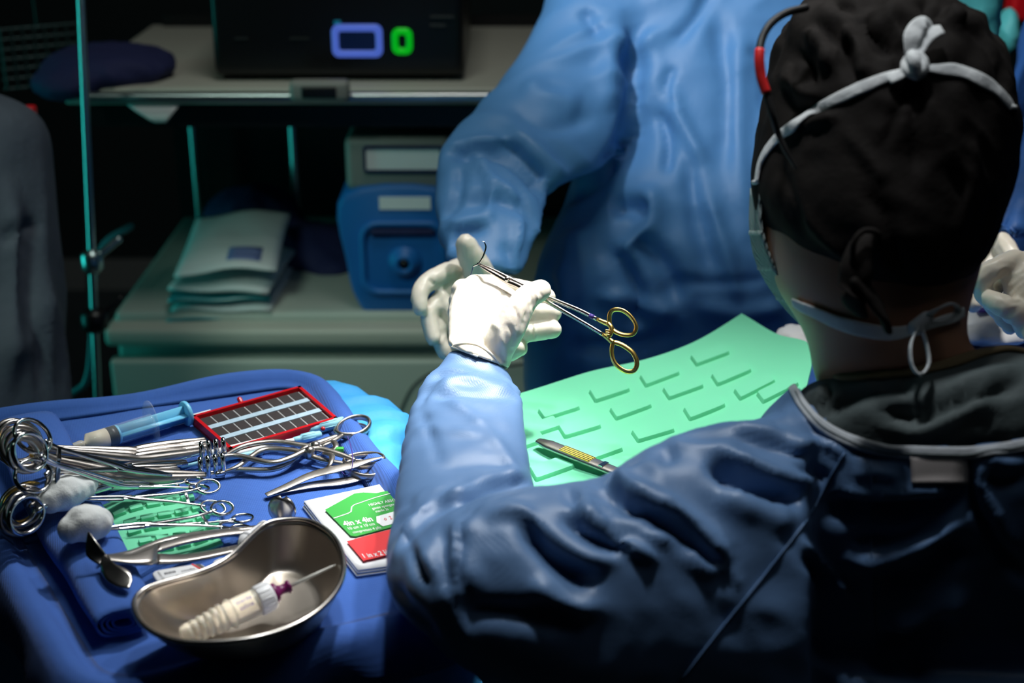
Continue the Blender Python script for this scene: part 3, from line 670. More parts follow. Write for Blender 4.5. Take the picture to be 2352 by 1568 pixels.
folds(me, [
    ([(1010, 352), (1090, 340), (1165, 352), (1240, 420), (1262, 470)], 20, -.022), ([(1012, 352), (1100, 322), (1180, 325)], 12, .010),
    ([(1140, 305), (1200, 365), (1260, 430)], 16, -.016), ([(1165, 290), (1235, 345), (1310, 410)], 16, .010),
    ([(1090, 350), (1130, 430), (1110, 520)], 12, .010), ([(1060, 370), (1050, 450), (1010, 500)], 12, -.008), ([(1120, 520), (1060, 535), (1040, 575)], 10, -.010),
    ([(1180, 430), (1215, 520), (1200, 600)], 12, -.009), ([(1130, 400), (1190, 480), (1185, 600)], 10, .008), ([(1245, 405), (1245, 500), (1212, 560)], 8, .008),
    ([(1050, 470), (1140, 455), (1220, 500)], 14, -.007), ([(1030, 520), (1110, 500)], 10, .007), ([(1160, 560), (1180, 620)], 7, -.006),
    ([(1435, 60), (1455, 180), (1440, 290), (1400, 380)], 30, -.024, 'a'), ([(1430, 40), (1400, 150), (1400, 260)], 26, .012), ([(1490, 60), (1500, 180), (1480, 280)], 24, .012),
    ([(1476, 280), (1420, 350), (1370, 410), (1300, 450), (1255, 480)], 16, -.020),
    ([(1340, 20), (1375, 80)], 14, -.010), ([(1200, 190), (1270, 230), (1340, 240)], 24, .009), ([(1170, 250), (1260, 290), (1370, 270)], 18, -.008),
    ([(1510, 250), (1535, 320), (1530, 400)], 12, -.012), ([(1530, 190), (1560, 270), (1620, 380)], 16, .012), ([(1545, 150), (1530, 200), (1545, 250)], 10, -.010),
    ([(1480, 420), (1500, 500), (1460, 560), (1400, 600)], 26, .016), ([(1400, 480), (1440, 470), (1480, 490)], 22, -.022), ([(1450, 540), (1520, 600), (1560, 700)], 26, -.022),
    ([(1380, 560), (1450, 640), (1470, 760)], 24, -.020), ([(1340, 520), (1300, 620), (1280, 760)], 26, .014), ([(1240, 620), (1260, 700), (1250, 800)], 24, -.014),
    ([(1620, 440), (1660, 560), (1700, 700)], 20, .012), ([(1580, 360), (1600, 500), (1640, 640)], 20, -.012), ([(1700, 60), (1690, 300), (1720, 560)], 24, .008), ([(1640, 0), (1670, 200), (1660, 400)], 22, -.008),
    ([(1540, 640), (1650, 650), (1780, 640)], 12, -.006), ([(1360, 680), (1450, 690), (1560, 730)], 18, .012), ([(1300, 790), (1420, 800), (1560, 770)], 20, -.012), ([(1600, 700), (1700, 720), (1810, 700)], 20, .010),
    ([(1540, 100), (1600, 40), (1640, -40)], 16, -.010), ([(1720, 100), (1760, 150), (1760, 260)], 14, -.009), ([(1790, 180), (1770, 400), (1780, 600)], 20, .009)], 1.5, 2.3)
wrinkle(me, .006, .11, 21); relax(me, 1)
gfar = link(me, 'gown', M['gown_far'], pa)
ba = bvh(me)
# scrub cap and mask on the far head
b = MB(); t = np.linspace(0, 2 * np.pi, 24, endpoint=False)
b.loft([HB + uA * (.005 + .115 * math.sin(q)) - fA * .012 + np.outer(np.cos(t) * .088 * math.cos(q), sA) + np.outer(np.sin(t) * .106 * math.cos(q), fA) for q in np.linspace(0, 1.5, 9)]); b.build('cap', M['gown_right'], pa)
b = MB(); b.loft([HB + fA * (.0 + .06 * k) - uA * (.02 + .014 * k) + np.outer(np.cos(t) * (.082 - .022 * k), sA) + np.outer(np.sin(t) * .07 * (1 - .2 * k), uA) - uA * .035 for k in (.4, .8, 1.2, 1.6, 1.9)]); b.build('mask', M['drapelight'], pa)
# gloved open hand
b = MB()
b.loft(cr([sil(1085, 585, 1200, 650, 1.675, .05), sil(1065, 590, 1165, 690, 1.655, .045), sil(1040, 602, 1140, 740, 1.635, .038), sil(1015, 625, 1100, 780, 1.615, .034), sil(1002, 655, 1060, 780, 1.60, .028), sil(1003, 690, 1040, 770, 1.60, .018)], 4))
def finger(mb, pts, r): return mb.tube(cr([P(*q) for q in pts], 6), r, seg=14)
finger(b, [(1120, 680, 1.63), (1098, 622, 1.605), (1080, 585, 1.595), (1071, 562, 1.59)], [.020, .0175, .015, .0125])
finger(b, [(1060, 615, 1.635), (1010, 632, 1.60), (975, 655, 1.585), (963, 680, 1.575), (966, 708, 1.57)], [0.0121, 0.0113, 0.0106, 0.0099, 0.0088])
finger(b, [(1030, 670, 1.62), (998, 700, 1.595), (985, 728, 1.585), (990, 755, 1.58), (996, 778, 1.575)], [0.0108, 0.0103, 0.0099, 0.0095, 0.0086])
finger(b, [(1045, 710, 1.62), (1018, 740, 1.60), (1008, 768, 1.595), (1015, 795, 1.59), (1022, 812, 1.59)], [0.0103, 0.0099, 0.0095, 0.009, 0.0081])
finger(b, [(1065, 740, 1.63), (1040, 780, 1.61), (1036, 805, 1.61), (1042, 824, 1.61)], [0.0095, 0.009, 0.0083, 0.0072])
me = remesh(b, .0021, 4)
folds(me, [([(1085, 610), (1105, 660), (1100, 720)], 9, -.003), ([(1040, 640), (1075, 700), (1070, 760)], 6, -.002), ([(985, 640), (1000, 655)], 5, -.002), ([(1060, 625), (1085, 650)], 6, -.002)], 1.4, 1.7); wrinkle(me, .0012, .02, 4)
link(me, 'glove', M['glove'], pa)

# ================================================================== right hand assistant, mostly hidden
pb_c = P(2480, 450, 1.95)
pb = thing('person', 'person in deep blue gown at the right edge behind the black cap', 'person', (pb_c[0], pb_c[1], 0))
pb_c[1] = 1.92; HBb = np.array((pb_c[0] + .04, 2.04, 1.68)); b = MB(); fB, uB, sB = head_blob(b, HBb, (-.6, -.5, -.6))
n0 = np.array((pb_c[0] + .05, 2.08, 1.48)); b.tube([HBb - uB * .05, n0], [.055, .06]); b.tube([n0, (pb_c[0] + .03, 1.96, 1.2), (pb_c[0], 1.88, .95)], [.06, .10, .10])
b.tube(cr([P(2450, 150, 1.95), P(2390, 330, 1.87), P(2345, 440, 1.79)], 4), [.022, .02, .014])
for k in (-1, 1): b.tube([(pb_c[0], pb_c[1] + k * .09, .98), (pb_c[0], pb_c[1] + k * .1, .5), (pb_c[0], pb_c[1] + k * .1, .07)], [.085, .055, .04]); b.tube([(pb_c[0] + .02, pb_c[1] + k * .1, .045), (pb_c[0] - .14, pb_c[1] + k * .1, .035)], [.045, .035])
link(remesh(b, .009, 3), 'body', M['skin'], pb)
b = MB(); b.loft(cr([sil(2430, -80, 2640, -80, 1.98, .2), sil(2375, 40, 2720, 40, 1.97, .26), sil(2338, 200, 2740, 200, 1.95, .3), sil(2290, 400, 2740, 400, 1.93, .32), sil(2245, 560, 2740, 560, 1.93, .33), sil(2235, 760, 2740, 760, 1.98, .30), sil(2240, 1200, 2740, 1200, 2.12, .30), sil(2260, 1780, 2740, 1780, 2.33, .30)], 5))
b.loft(cr([sil(2262, 500, 2345, 560, 1.69, .07), sil(2268, 420, 2400, 500, 1.76, .1), sil(2318, 280, 2480, 380, 1.86, .13), sil(2390, 130, 2560, 220, 1.95, .16)], 4))
me = remesh(b, .008, 5); folds(me, [([(2330, 180), (2320, 320), (2290, 460)], 16, .015), ([(2345, 250), (2335, 400), (2300, 520)], 14, -.015), ([(2290, 440), (2310, 520), (2352, 550)], 14, -.012)], 1.5, 2.2); wrinkle(me, .008, .12, 8)
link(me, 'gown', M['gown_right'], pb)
b = MB(); t = np.linspace(0, 2 * np.pi, 24, endpoint=False)
b.loft([HBb + uB * (.005 + .115 * math.sin(q)) - fB * .012 + np.outer(np.cos(t) * .088 * math.cos(q), sB) + np.outer(np.sin(t) * .106 * math.cos(q), fB) for q in np.linspace(0, 1.5, 9)]); b.build('cap', M['turq'], pb)
b = MB(); b.loft([HBb + fB * (.06 * k) - uB * (.055 + .014 * k) + np.outer(np.cos(t) * (.082 - .022 * k), sB) + np.outer(np.sin(t) * .07 * (1 - .2 * k), uB) for k in (.4, .8, 1.2, 1.6, 1.9)]); b.build('mask', M['turq'], pb)
# their glove
b = MB(); b.loft(cr([sil(2262, 520, 2330, 590, 1.67, .045), sil(2240, 545, 2320, 640, 1.655, .045), sil(2222, 590, 2300, 690, 1.64, .04), sil(2225, 640, 2280, 700, 1.63, .03)], 4))
finger(b, [(2290, 580, 1.65), (2262, 640, 1.63), (2252, 680, 1.62)], [.013, .012, .010]); finger(b, [(2270, 600, 1.65), (2240, 660, 1.63), (2236, 700, 1.62)], [.013, .012, .010])
finger(b, [(2310, 600, 1.64), (2300, 650, 1.62), (2290, 700, 1.61)], [.012, .011, .010]); finger(b, [(2250, 580, 1.65), (2226, 640, 1.64), (2222, 690, 1.63)], [.012, .011, .009]); finger(b, [(2300, 560, 1.64), (2330, 610, 1.61), (2330, 650, 1.60)], [.014, .012, .010])
me = remesh(b, .0024, 4); wrinkle(me, .002, .03, 14); link(me, 'glove', M['glove'], pb)
# turquoise cloth hanging behind the black cap, red canister beyond
o = lump('cloth_and_light_lump', [(P(2195, 0, 1.78), (.035, .03, .075)), (P(2252, 50, 1.78), (.023, .03, .095)), (P(2225, -60, 1.78), (.05, .04, .05))], M['turq'], wr=(.014, .06), seed=31)
tag(o, 'turquoise folded cloth hanging behind the top right of the black cap', 'cloth')
q = P(2222, -60, 1.80); b = MB(); b.tube([(q[0], q[1], q[2] - .02), (q[0], q[1], 2.895)], .012, seg=14); b.lathe([(.06, 0), (.06, .02), (.015, .03)], (q[0], q[1], 2.90), (0, 0, -1), seg=24)
tag(b.build('ceiling_arm', M['black']), 'black ceiling arm carrying the turquoise cloth behind the black cap', 'ceiling arm')
b = MB(); b.loft(cr([sil(2130, 420, 2225, 430, 1.90, .06), sil(2125, 480, 2225, 490, 1.88, .06), sil(2135, 540, 2220, 550, 1.86, .05)], 4))
for q in range(4): finger(b, [(2142 + 22 * q, 530, 1.865), (2140 + 22 * q, 575, 1.855), (2146 + 21 * q, 610 - 4 * abs(q - 1), 1.84)], [.011, .010, .009])
finger(b, [(2210, 470, 1.87), (2222, 530, 1.85), (2212, 565, 1.84)], [.013, .012, .010]); link(remesh(b, .0026, 4), 'glove', M['glove'], pa)
o = lump('cloth_and_light_lump', [(P(2312, 85, 2.3), (.022, .03, .03)), (P(2316, 60, 2.3), (.016, .03, .03))], M['turq'], wr=(.005, .05), seed=33, vox=.004); tag(o, 'small teal lump standing in for a teal light beside the deep blue gown at upper right', 'cloth')  # a teal light put into the colour of a solid lump
b = MB(); b.box(P(2350, 5, 2.4), (.05, .05, .06), bev=.01); tag(b.build('canister', M['red']), 'dark red container at the top right corner', 'container')
# ================================================================== near surgeon (person, seen from behind)
pn_c = np.array((.383, 1.0, 0))
pn = thing('person', 'person in foreground from behind with black cap and blue gown holding a needle holder', 'person', (pn_c[0], pn_c[1], 0))
# ---- skin: skull, jaw, neck, trunk, arms, legs in one surface
HC = P(2030, 330, 1.13)
b = MB()
head = cr([sil(1960, 30, 2120, 30, 1.12, .10), sil(1850, 90, 2230, 90, 1.125, .17), sil(1785, 220, 2290, 220, 1.13, .20), sil(1760, 360, 2285, 360, 1.13, .205), sil(1748, 480, 2268, 480, 1.125, .19), sil(1760, 580, 2250, 580, 1.12, .17),
           sil(1792, 670, 2228, 670, 1.115, .15), sil(1838, 740, 2212, 740, 1.11, .135), sil(1862, 800, 2225, 800, 1.11, .125), sil(1868, 850, 2275, 830, 1.11, .115), sil(1885, 900, 2330, 890, 1.125, .09), sil(1940, 990, 2330, 970, 1.14, .08)], 5)
b.loft(head)
Fh = nz((-.35, .9, -.12)); Uh = nz(np.array((0, 0, 1.)) - Fh * (Fh[2])); Sh = np.cross(Fh, Uh); Hf = HC + Fh * .085
b.tube([Hf - Uh * .005, Hf + Fh * .035 - Uh * .045], [.010, .017], seg=12)                       # nose
b.tube([Hf - Uh * .085 - Sh * .022 + Fh * .01, Hf - Uh * .085 + Fh * .018, Hf - Uh * .085 + Sh * .022 + Fh * .01], .008, seg=10)   # lips
b.tube([Hf - Uh * .05 - Fh * .05, Hf - Uh * .105 - Fh * .0], [.07, .04], seg=18)                      # jaw and chin
b.tube(cr([P(1950, 1160, 1.15), P(1650, 1290, 1.11), P(1350, 1340, 1.085), P(1075, 1290, 1.085)], 4), [.045, .040, .036, .032]); b.tube(cr([P(1075, 1290, 1.085), P(1070, 1060, 1.205), P(1095, 850, 1.345)], 4), [.032, .026, .014])
b.tube([P(2300, 1020, 1.14), P(2560, 1120, 1.12), P(2680, 1280, 1.1), P(2520, 960, 1.3), P(2400, 790, 1.44)], [.045, .04, .036, .03, .02])
b.tube([(.39, 1.06, 1.0), (.383, 1.02, .84)], [.08, .085], sx=1.2, sy=.6); b.tube([P(2090, 900, 1.14), (.385, 1.05, .98)], [.05, .06])
for k in (-1, 1): b.tube([(.383 + k * .075, 1.02, .84), (.383 + k * .09, 1.0, .45), (.383 + k * .10, .99, .07)], [.065, .055, .04]); b.tube([(.383 + k * .10, .97, .045), (.383 + k * .12, 1.12, .035)], [.045, .035])
link(remesh(b, .0055, 4), 'body', M['skin'], pn)

# ---- black cap
b = MB()
cap = cr([sil(1975, -30, 2120, -32, 1.125, .05), sil(1900, -18, 2140, -22, 1.125, .12), sil(1838, 20, 2212, 22, 1.125, .18), sil(1800, 80, 2276, 90, 1.13, .215), sil(1772, 160, 2308, 170, 1.13, .235), sil(1752, 250, 2321, 250, 1.13, .245),
          sil(1738, 330, 2322, 340, 1.13, .245), sil(1728, 410, 2312, 420, 1.125, .235), sil(1738, 480, 2288, 490, 1.12, .225), sil(1775, 545, 2262, 560, 1.115, .21), sil(1830, 600, 2232, 612, 1.11, .185), sil(1905, 642, 2190, 648, 1.10, .14), sil(1990, 664, 2130, 668, 1.09, .07)], 6)
b.loft(cap)
me = remesh(b, .0038, 5)
g = np.random.default_rng(5)
st = [([(1848, 70), (1895, 110), (1905, 165)], 14, .009), ([(1815, 120), (1850, 140), (1860, 200)], 12, -.009), ([(1800, 175), (1850, 215), (1880, 210)], 13, .008), ([(1880, 60), (1930, 110), (1975, 200)], 13, -.008), ([(1930, 40), (1975, 110), (1990, 190)], 12, .009),
      ([(1985, 30), (2000, 80), (2050, 130)], 12, -.009), ([(1900, 0), (1960, 20), (2000, 10)], 12, -.008), ([(2040, 10), (2060, 60), (2110, 110)], 13, .007), ([(2120, -10), (2140, 20), (2180, 22)], 12, -.010), ([(2180, 20), (2190, 40), (2215, 60)], 12, .008),
      ([(2080, 100), (2055, 150), (2075, 170)], 10, -.006), ([(1790, 240), (1840, 250), (1900, 240)], 12, -.008), ([(1800, 290), (1860, 285), (1930, 260)], 10, .006), ([(2200, 40), (2255, 80), (2290, 150)], 9, -.006), ([(2295, 150), (2312, 200)], 10, -.006),
      ([(2105, 185), (2060, 260), (2030, 340)], 10, -.005), ([(2100, 190), (2100, 270), (2110, 400)], 10, -.006), ([(2085, 190), (2083, 260)], 8, .004), ([(2120, 200), (2170, 300), (2200, 420)], 12, .005), ([(1940, 300), (1990, 360), (2040, 420)], 14, .005),
      ([(1780, 300), (1800, 420), (1850, 540)], 14, -.005), ([(1980, 420), (2040, 520), (2080, 640)], 16, -.005), ([(2240, 300), (2230, 420), (2190, 560)], 14, .004), ([(1800, 420), (1870, 520), (1960, 600)], 12, .005)]
folds(me, st); wrinkle(me, .0035, .045, 12); relax(me, 1)
vc = getv(me); top = vc[:, 2]; kk = noise3(vc, .035, 77) * np.clip((proj(vc)[1] * -1 + 330) / 260, 0, 1); setv(me, vc + norms(me) * (kk * .003)[:, None])
capo = link(me, 'cap', M['cap'], pn); bc_ = bvh(me)

# ---- mask (left side shows) and its ties
b = MB(); rows = []
out = cr([(1729, 432), (1727, 520), (1737, 590), (1765, 650), (1806, 705), (1852, 752)], 5); inn = cr([(1748, 440), (1752, 520), (1772, 590), (1806, 655), (1845, 715), (1875, 762)], 5)
for k_, (o_, i_) in enumerate(zip(out, inn)):
    a_, c_ = P(o_[0], o_[1], 1.165), P(i_[0], i_[1], 1.105); fr = P(o_[0] + 40, o_[1] + 10, 1.235); rows.append(cr([fr, a_, (a_ + c_) / 2 + nz(a_ - c_) * 0 - RT * .0015, c_], 4))
b.slab(rows, -.0016); mk = b.build('mask', mat('mask_fabric_ribbed', (.30, .38, .37), .7, bump=[('rib', 300, .8, .0015)]), pn)
b = MB()
for k_ in range(3):
    j = [6, 12, 18][k_]; strap(b, np.array(rows[j]) - RT * .0018, np.array([-RT - FW * .4] * len(rows[j])), .0035, .0006)
b.build('pleat', M['mask'], mk)
b = MB(); ln, nn = castline(bc_, [(1742, 418), (1752, 370), (1782, 325), (1830, 285), (1900, 240), (1975, 205), (2035, 180), (2090, 163)], .0018); strap(b, ln, nn, [.0075, .0085, .009, .0085, .0085, .010, .008, .004], .0012)
ln2, nn2 = castline(bc_, [(2118, 160), (2150, 162), (2190, 163), (2235, 178), (2275, 200), (2308, 232), (2318, 246)], .0018); strap(b, ln2, nn2, [.006, .008, .0105, .011, .0105, .009, .008], .0012)
b.tube(cr([ln[0], P(1742, 432, 1.15), P(1760, 470, 1.22)], 4), [.004, .004], seg=8, sy=.4)
b.tube(cr([ln2[-1], P(2318, 275, 1.17), P(2300, 340, 1.23), P(2200, 420, 1.27)], 4), [.0045, .004], seg=8, sy=.4)
tie = b.build('mask_tie', M['tie'], pn)
kp, kn = cast(bc_, 2103, 163, .006)
def off(x, y, o): p_, n_ = cast(bc_, x, y, 0); return p_ + kn * o
b = MB(); b.tube(cr([off(2085, 150, .004), off(2105, 143, .008), off(2122, 155, .007), off(2120, 175, .006), off(2103, 183, .007), off(2086, 172, .006)], 5, closed=True), .0042, closed=True, seg=12)
b.tube(cr([off(2098, 146, .009), off(2104, 165, .012), off(2108, 184, .007)], 5), .0048, seg=12); b.build('knot', M['tie'], tie)
b = MB(); q = cr([off(2096, 145, .009), off(2100, 118, .014), off(2112, 98, .017), off(2130, 86, .017), off(2133, 100, .011), off(2118, 125, .009), off(2108, 148, .007)], 5); strap(b, q, np.array([kn + RT * .4] * len(q)), [.009, .013, .012, .011, .010, .007], .0012)
q = cr([off(2110, 148, .009), off(2124, 122, .012), off(2145, 102, .013), off(2168, 92, .012)], 5); strap(b, q, np.array([kn] * len(q)), [.007, .011, .012, .009], .0012); b.build('loop', M['tie'], tie)
b = MB(); q = cr([off(2090, 168, .006), off(2070, 183, .006), off(2045, 196, .005)], 5); strap(b, q, np.array([kn] * len(q)), [.007, .009, .006], .0012); b.build('tail', M['tie'], tie)
# lower tie round the neck
bb_ = bvh(pn.children[0].data)
b = MB(); ln, nn = castline(bb_, [(1828, 690), (1845, 700), (1880, 715), (1930, 738), (1990, 755), (2050, 763), (2110, 752)], .003); strap(b, ln, nn, [.008, .010, .011, .012, .011, .007], .0011)
ln, nn = castline(bb_, [(2118, 750), (2150, 738), (2185, 728), (2205, 715)], .003); strap(b, ln, nn, [.006, .008, .008], .0011); t_low = b.build('mask_tie', M['tie'], pn)
kp2, kn2 = cast(bb_, 2115, 742, .004)
def of2(x, y, o): return P(x, y, proj(kp2[None])[2][0] - o)
b = MB(); b.tube([of2(2104, 752, .002), of2(2128, 730, .004)], [.006, .005], seg=12)
b.build('knot', M['tie'], t_low)
b = MB(); q = cr([of2(2120, 735, .004), of2(2150, 712, .010), of2(2185, 697, .010), of2(2200, 712, .006), of2(2175, 738, .004), of2(2135, 742, .003)], 6); strap(b, q, np.array([nz(UP * .8 + RT * .3)] * len(q)), .0058, .0010)
q = cr([of2(2112, 745, .004), of2(2092, 790, .010), of2(2095, 840, .012), of2(2115, 860, .012), of2(2133, 835, .010), of2(2128, 790, .007), of2(2115, 750, .003)], 6); strap(b, q, np.array([nz(RT)] * len(q)), .0058, .0010); b.build('loop', M['tie'], t_low)
# black cap ties hanging behind the ear
b = MB(); q = [P(1995, 530, 1.0), P(1978, 560, .995), P(1966, 620, .993), P(1960, 690, 1.0), P(1975, 720, 1.01)]; b.tube(cr(q, 6), [.004, .007, .010, .009, .006], seg=12, sx=1.2, sy=.5, up=(0, 0, 1))
q = [P(1968, 640, .995), P(2000, 680, .995), P(2025, 720, .995), P(2040, 758, 1.0)]; b.tube(cr(q, 6), [.010, .009, .007, .006], seg=12, sy=.45, up=(0, 0, 1)); q = [P(1958, 600, .99), P(1962, 555, .985), P(1985, 530, .985), P(2015, 535, .985), P(2018, 560, .99)]; b.tube(cr(q, 6), .0022, seg=8)
b.build('cap_tie', M['cap'], capo)
# headlight cable
cbl = thing('headlight_cable', 'black cable with a red sleeve curving out from the left side of the black cap', 'cable', P(1760, 200, 1.08))
path = cr([P(1850, 18, 1.06), P(1805, 30, 1.05), P(1770, 55, 1.04), P(1750, 90, 1.035), P(1744, 130, 1.03), P(1748, 175, 1.03), P(1762, 220, 1.03), P(1775, 265, 1.03), P(1787, 305, 1.035), P(1805, 345, 1.035), P(1828, 385, 1.035)], 8)
b = MB(); b.tube(path, [.0030, .0030, .0030, .0030, .0030, .0030, .0028, .0026, .0024, .0020, .0010], seg=14); b.build('cord', M['blackrub'], cbl)
b = MB(); b.tube(path[int(len(path) * .37):int(len(path) * .60)], .0036, seg=16, rnd=False); b.build('sleeve', M['redsleeve'], cbl)

# ---- scrub shirt (upper back) under the gown
b = MB()
b.loft(cr([sil(2010, 850, 2300, 800, 1.10, .08), sil(1915, 866, 2480, 836, 1.105, .125), sil(1850, 890, 2620, 880, 1.11, .165), sil(1808, 950, 2700, 950, 1.12, .19), sil(1790, 1040, 2720, 1040, 1.13, .20), sil(1790, 1250, 2700, 1250, 1.16, .21), sil(1800, 1500, 2690, 1500, 1.2, .21)], 5))
b.tube(cr([P(2330, 955, 1.12), P(2460, 965, 1.12), P(2580, 1050, 1.12)], 4), [.05, .055, .055])
me = remesh(b, .005, 5)
folds(me, [([(1870, 960), (1990, 900), (2120, 880)], 22, -.010), ([(2060, 1000), (2160, 960), (2300, 890)], 26, .009), ([(2000, 930), (2100, 960), (2200, 930), (2352, 880)], 18, -.009), ([(1885, 860), (1900, 900), (1880, 940)], 8, -.006), ([(2180, 900), (2240, 870), (2352, 850)], 14, .006), ([(2220, 970), (2280, 985)], 8, -.004)])
wrinkle(me, .004, .07, 41); scrub = link(me, 'scrub_shirt', M['scrub'], pn); bs = bvh(me)
b = MB(); ln, nn = castline(bs, [(1905, 862), (1940, 868), (2000, 864), (2100, 855), (2180, 838), (2250, 815), (2352, 792), (2420, 775)], .0015); strap(b, ln, nn, [.006, .009, .010, .011, .0115, .012, .012], .002); b.build('neck_trim', M['trim'], scrub)

# ---- gown
b = MB()
fore = cr([sil(1034, 800, 1162, 842, 1.338, .046), sil(1006, 842, 1178, 872, 1.325, .060), sil(962, 895, 1202, 905, 1.295, .078), sil(930, 980, 1208, 965, 1.25, .088), sil(912, 1080, 1218, 1060, 1.19, .10), sil(898, 1190, 1240, 1160, 1.13, .11),
           sil(884, 1310, 1260, 1280, 1.075, .115), sil(905, 1390, 1290, 1350, 1.05, .10), sil(965, 1460, 1260, 1430, 1.04, .07)], 6)
b.loft(fore)
def vs(x, yt, yb, d, th, sk=0): return sil(x + sk, yt, x - sk, yb, d, th)
up_ = cr([vs(925, 1260, 1385, 1.05, .07, 0), vs(1000, 1190, 1470, 1.05, .11, 10), vs(1120, 1130, 1555, 1.05, .13, 20), vs(1240, 1112, 1620, 1.05, .14, 25), vs(1350, 1096, 1660, 1.055, .15, 30), vs(1440, 1036, 1690, 1.06, .155, 35), vs(1540, 990, 1700, 1.07, .16, 35),
          vs(1650, 968, 1720, 1.08, .17, 35), vs(1760, 946, 1740, 1.09, .18, 20), vs(1860, 920, 1760, 1.10, .19, 0)], 5)
b.loft(up_)
b.loft(cr([sil(1850, 868, 2560, 845, 1.115, .17), sil(1800, 905, 2680, 900, 1.12, .20), sil(1740, 970, 2760, 980, 1.125, .225), sil(1690, 1080, 2800, 1080, 1.13, .24), sil(1660, 1250, 2800, 1250, 1.15, .25), sil(1640, 1500, 2780, 1500, 1.2, .26), sil(1680, 1800, 2720, 1800, 1.30, .25)], 5))
gw = [(np.array((.383, 1.0, z)), rx, ry) for z, rx, ry in ((.98, .19, .125), (.8, .20, .13), (.5, .21, .135), (.16, .22, .14))]
t = np.linspace(0, 2 * np.pi, 28, endpoint=False)
b.loft(cr([c_ + np.column_stack([np.cos(t) * rx, np.sin(t) * ry, 0 * t]) for c_, rx, ry in gw], 4))
b.tube(cr([P(2560, 960, 1.13), P(2690, 1060, 1.12), P(2740, 1230, 1.10), P(2660, 1120, 1.2), P(2500, 900, 1.34), P(2390, 775, 1.43)], 5), [.07, .08, .08, .068, .05, .036], seg=20)
me = remesh(b, .0042, 7)
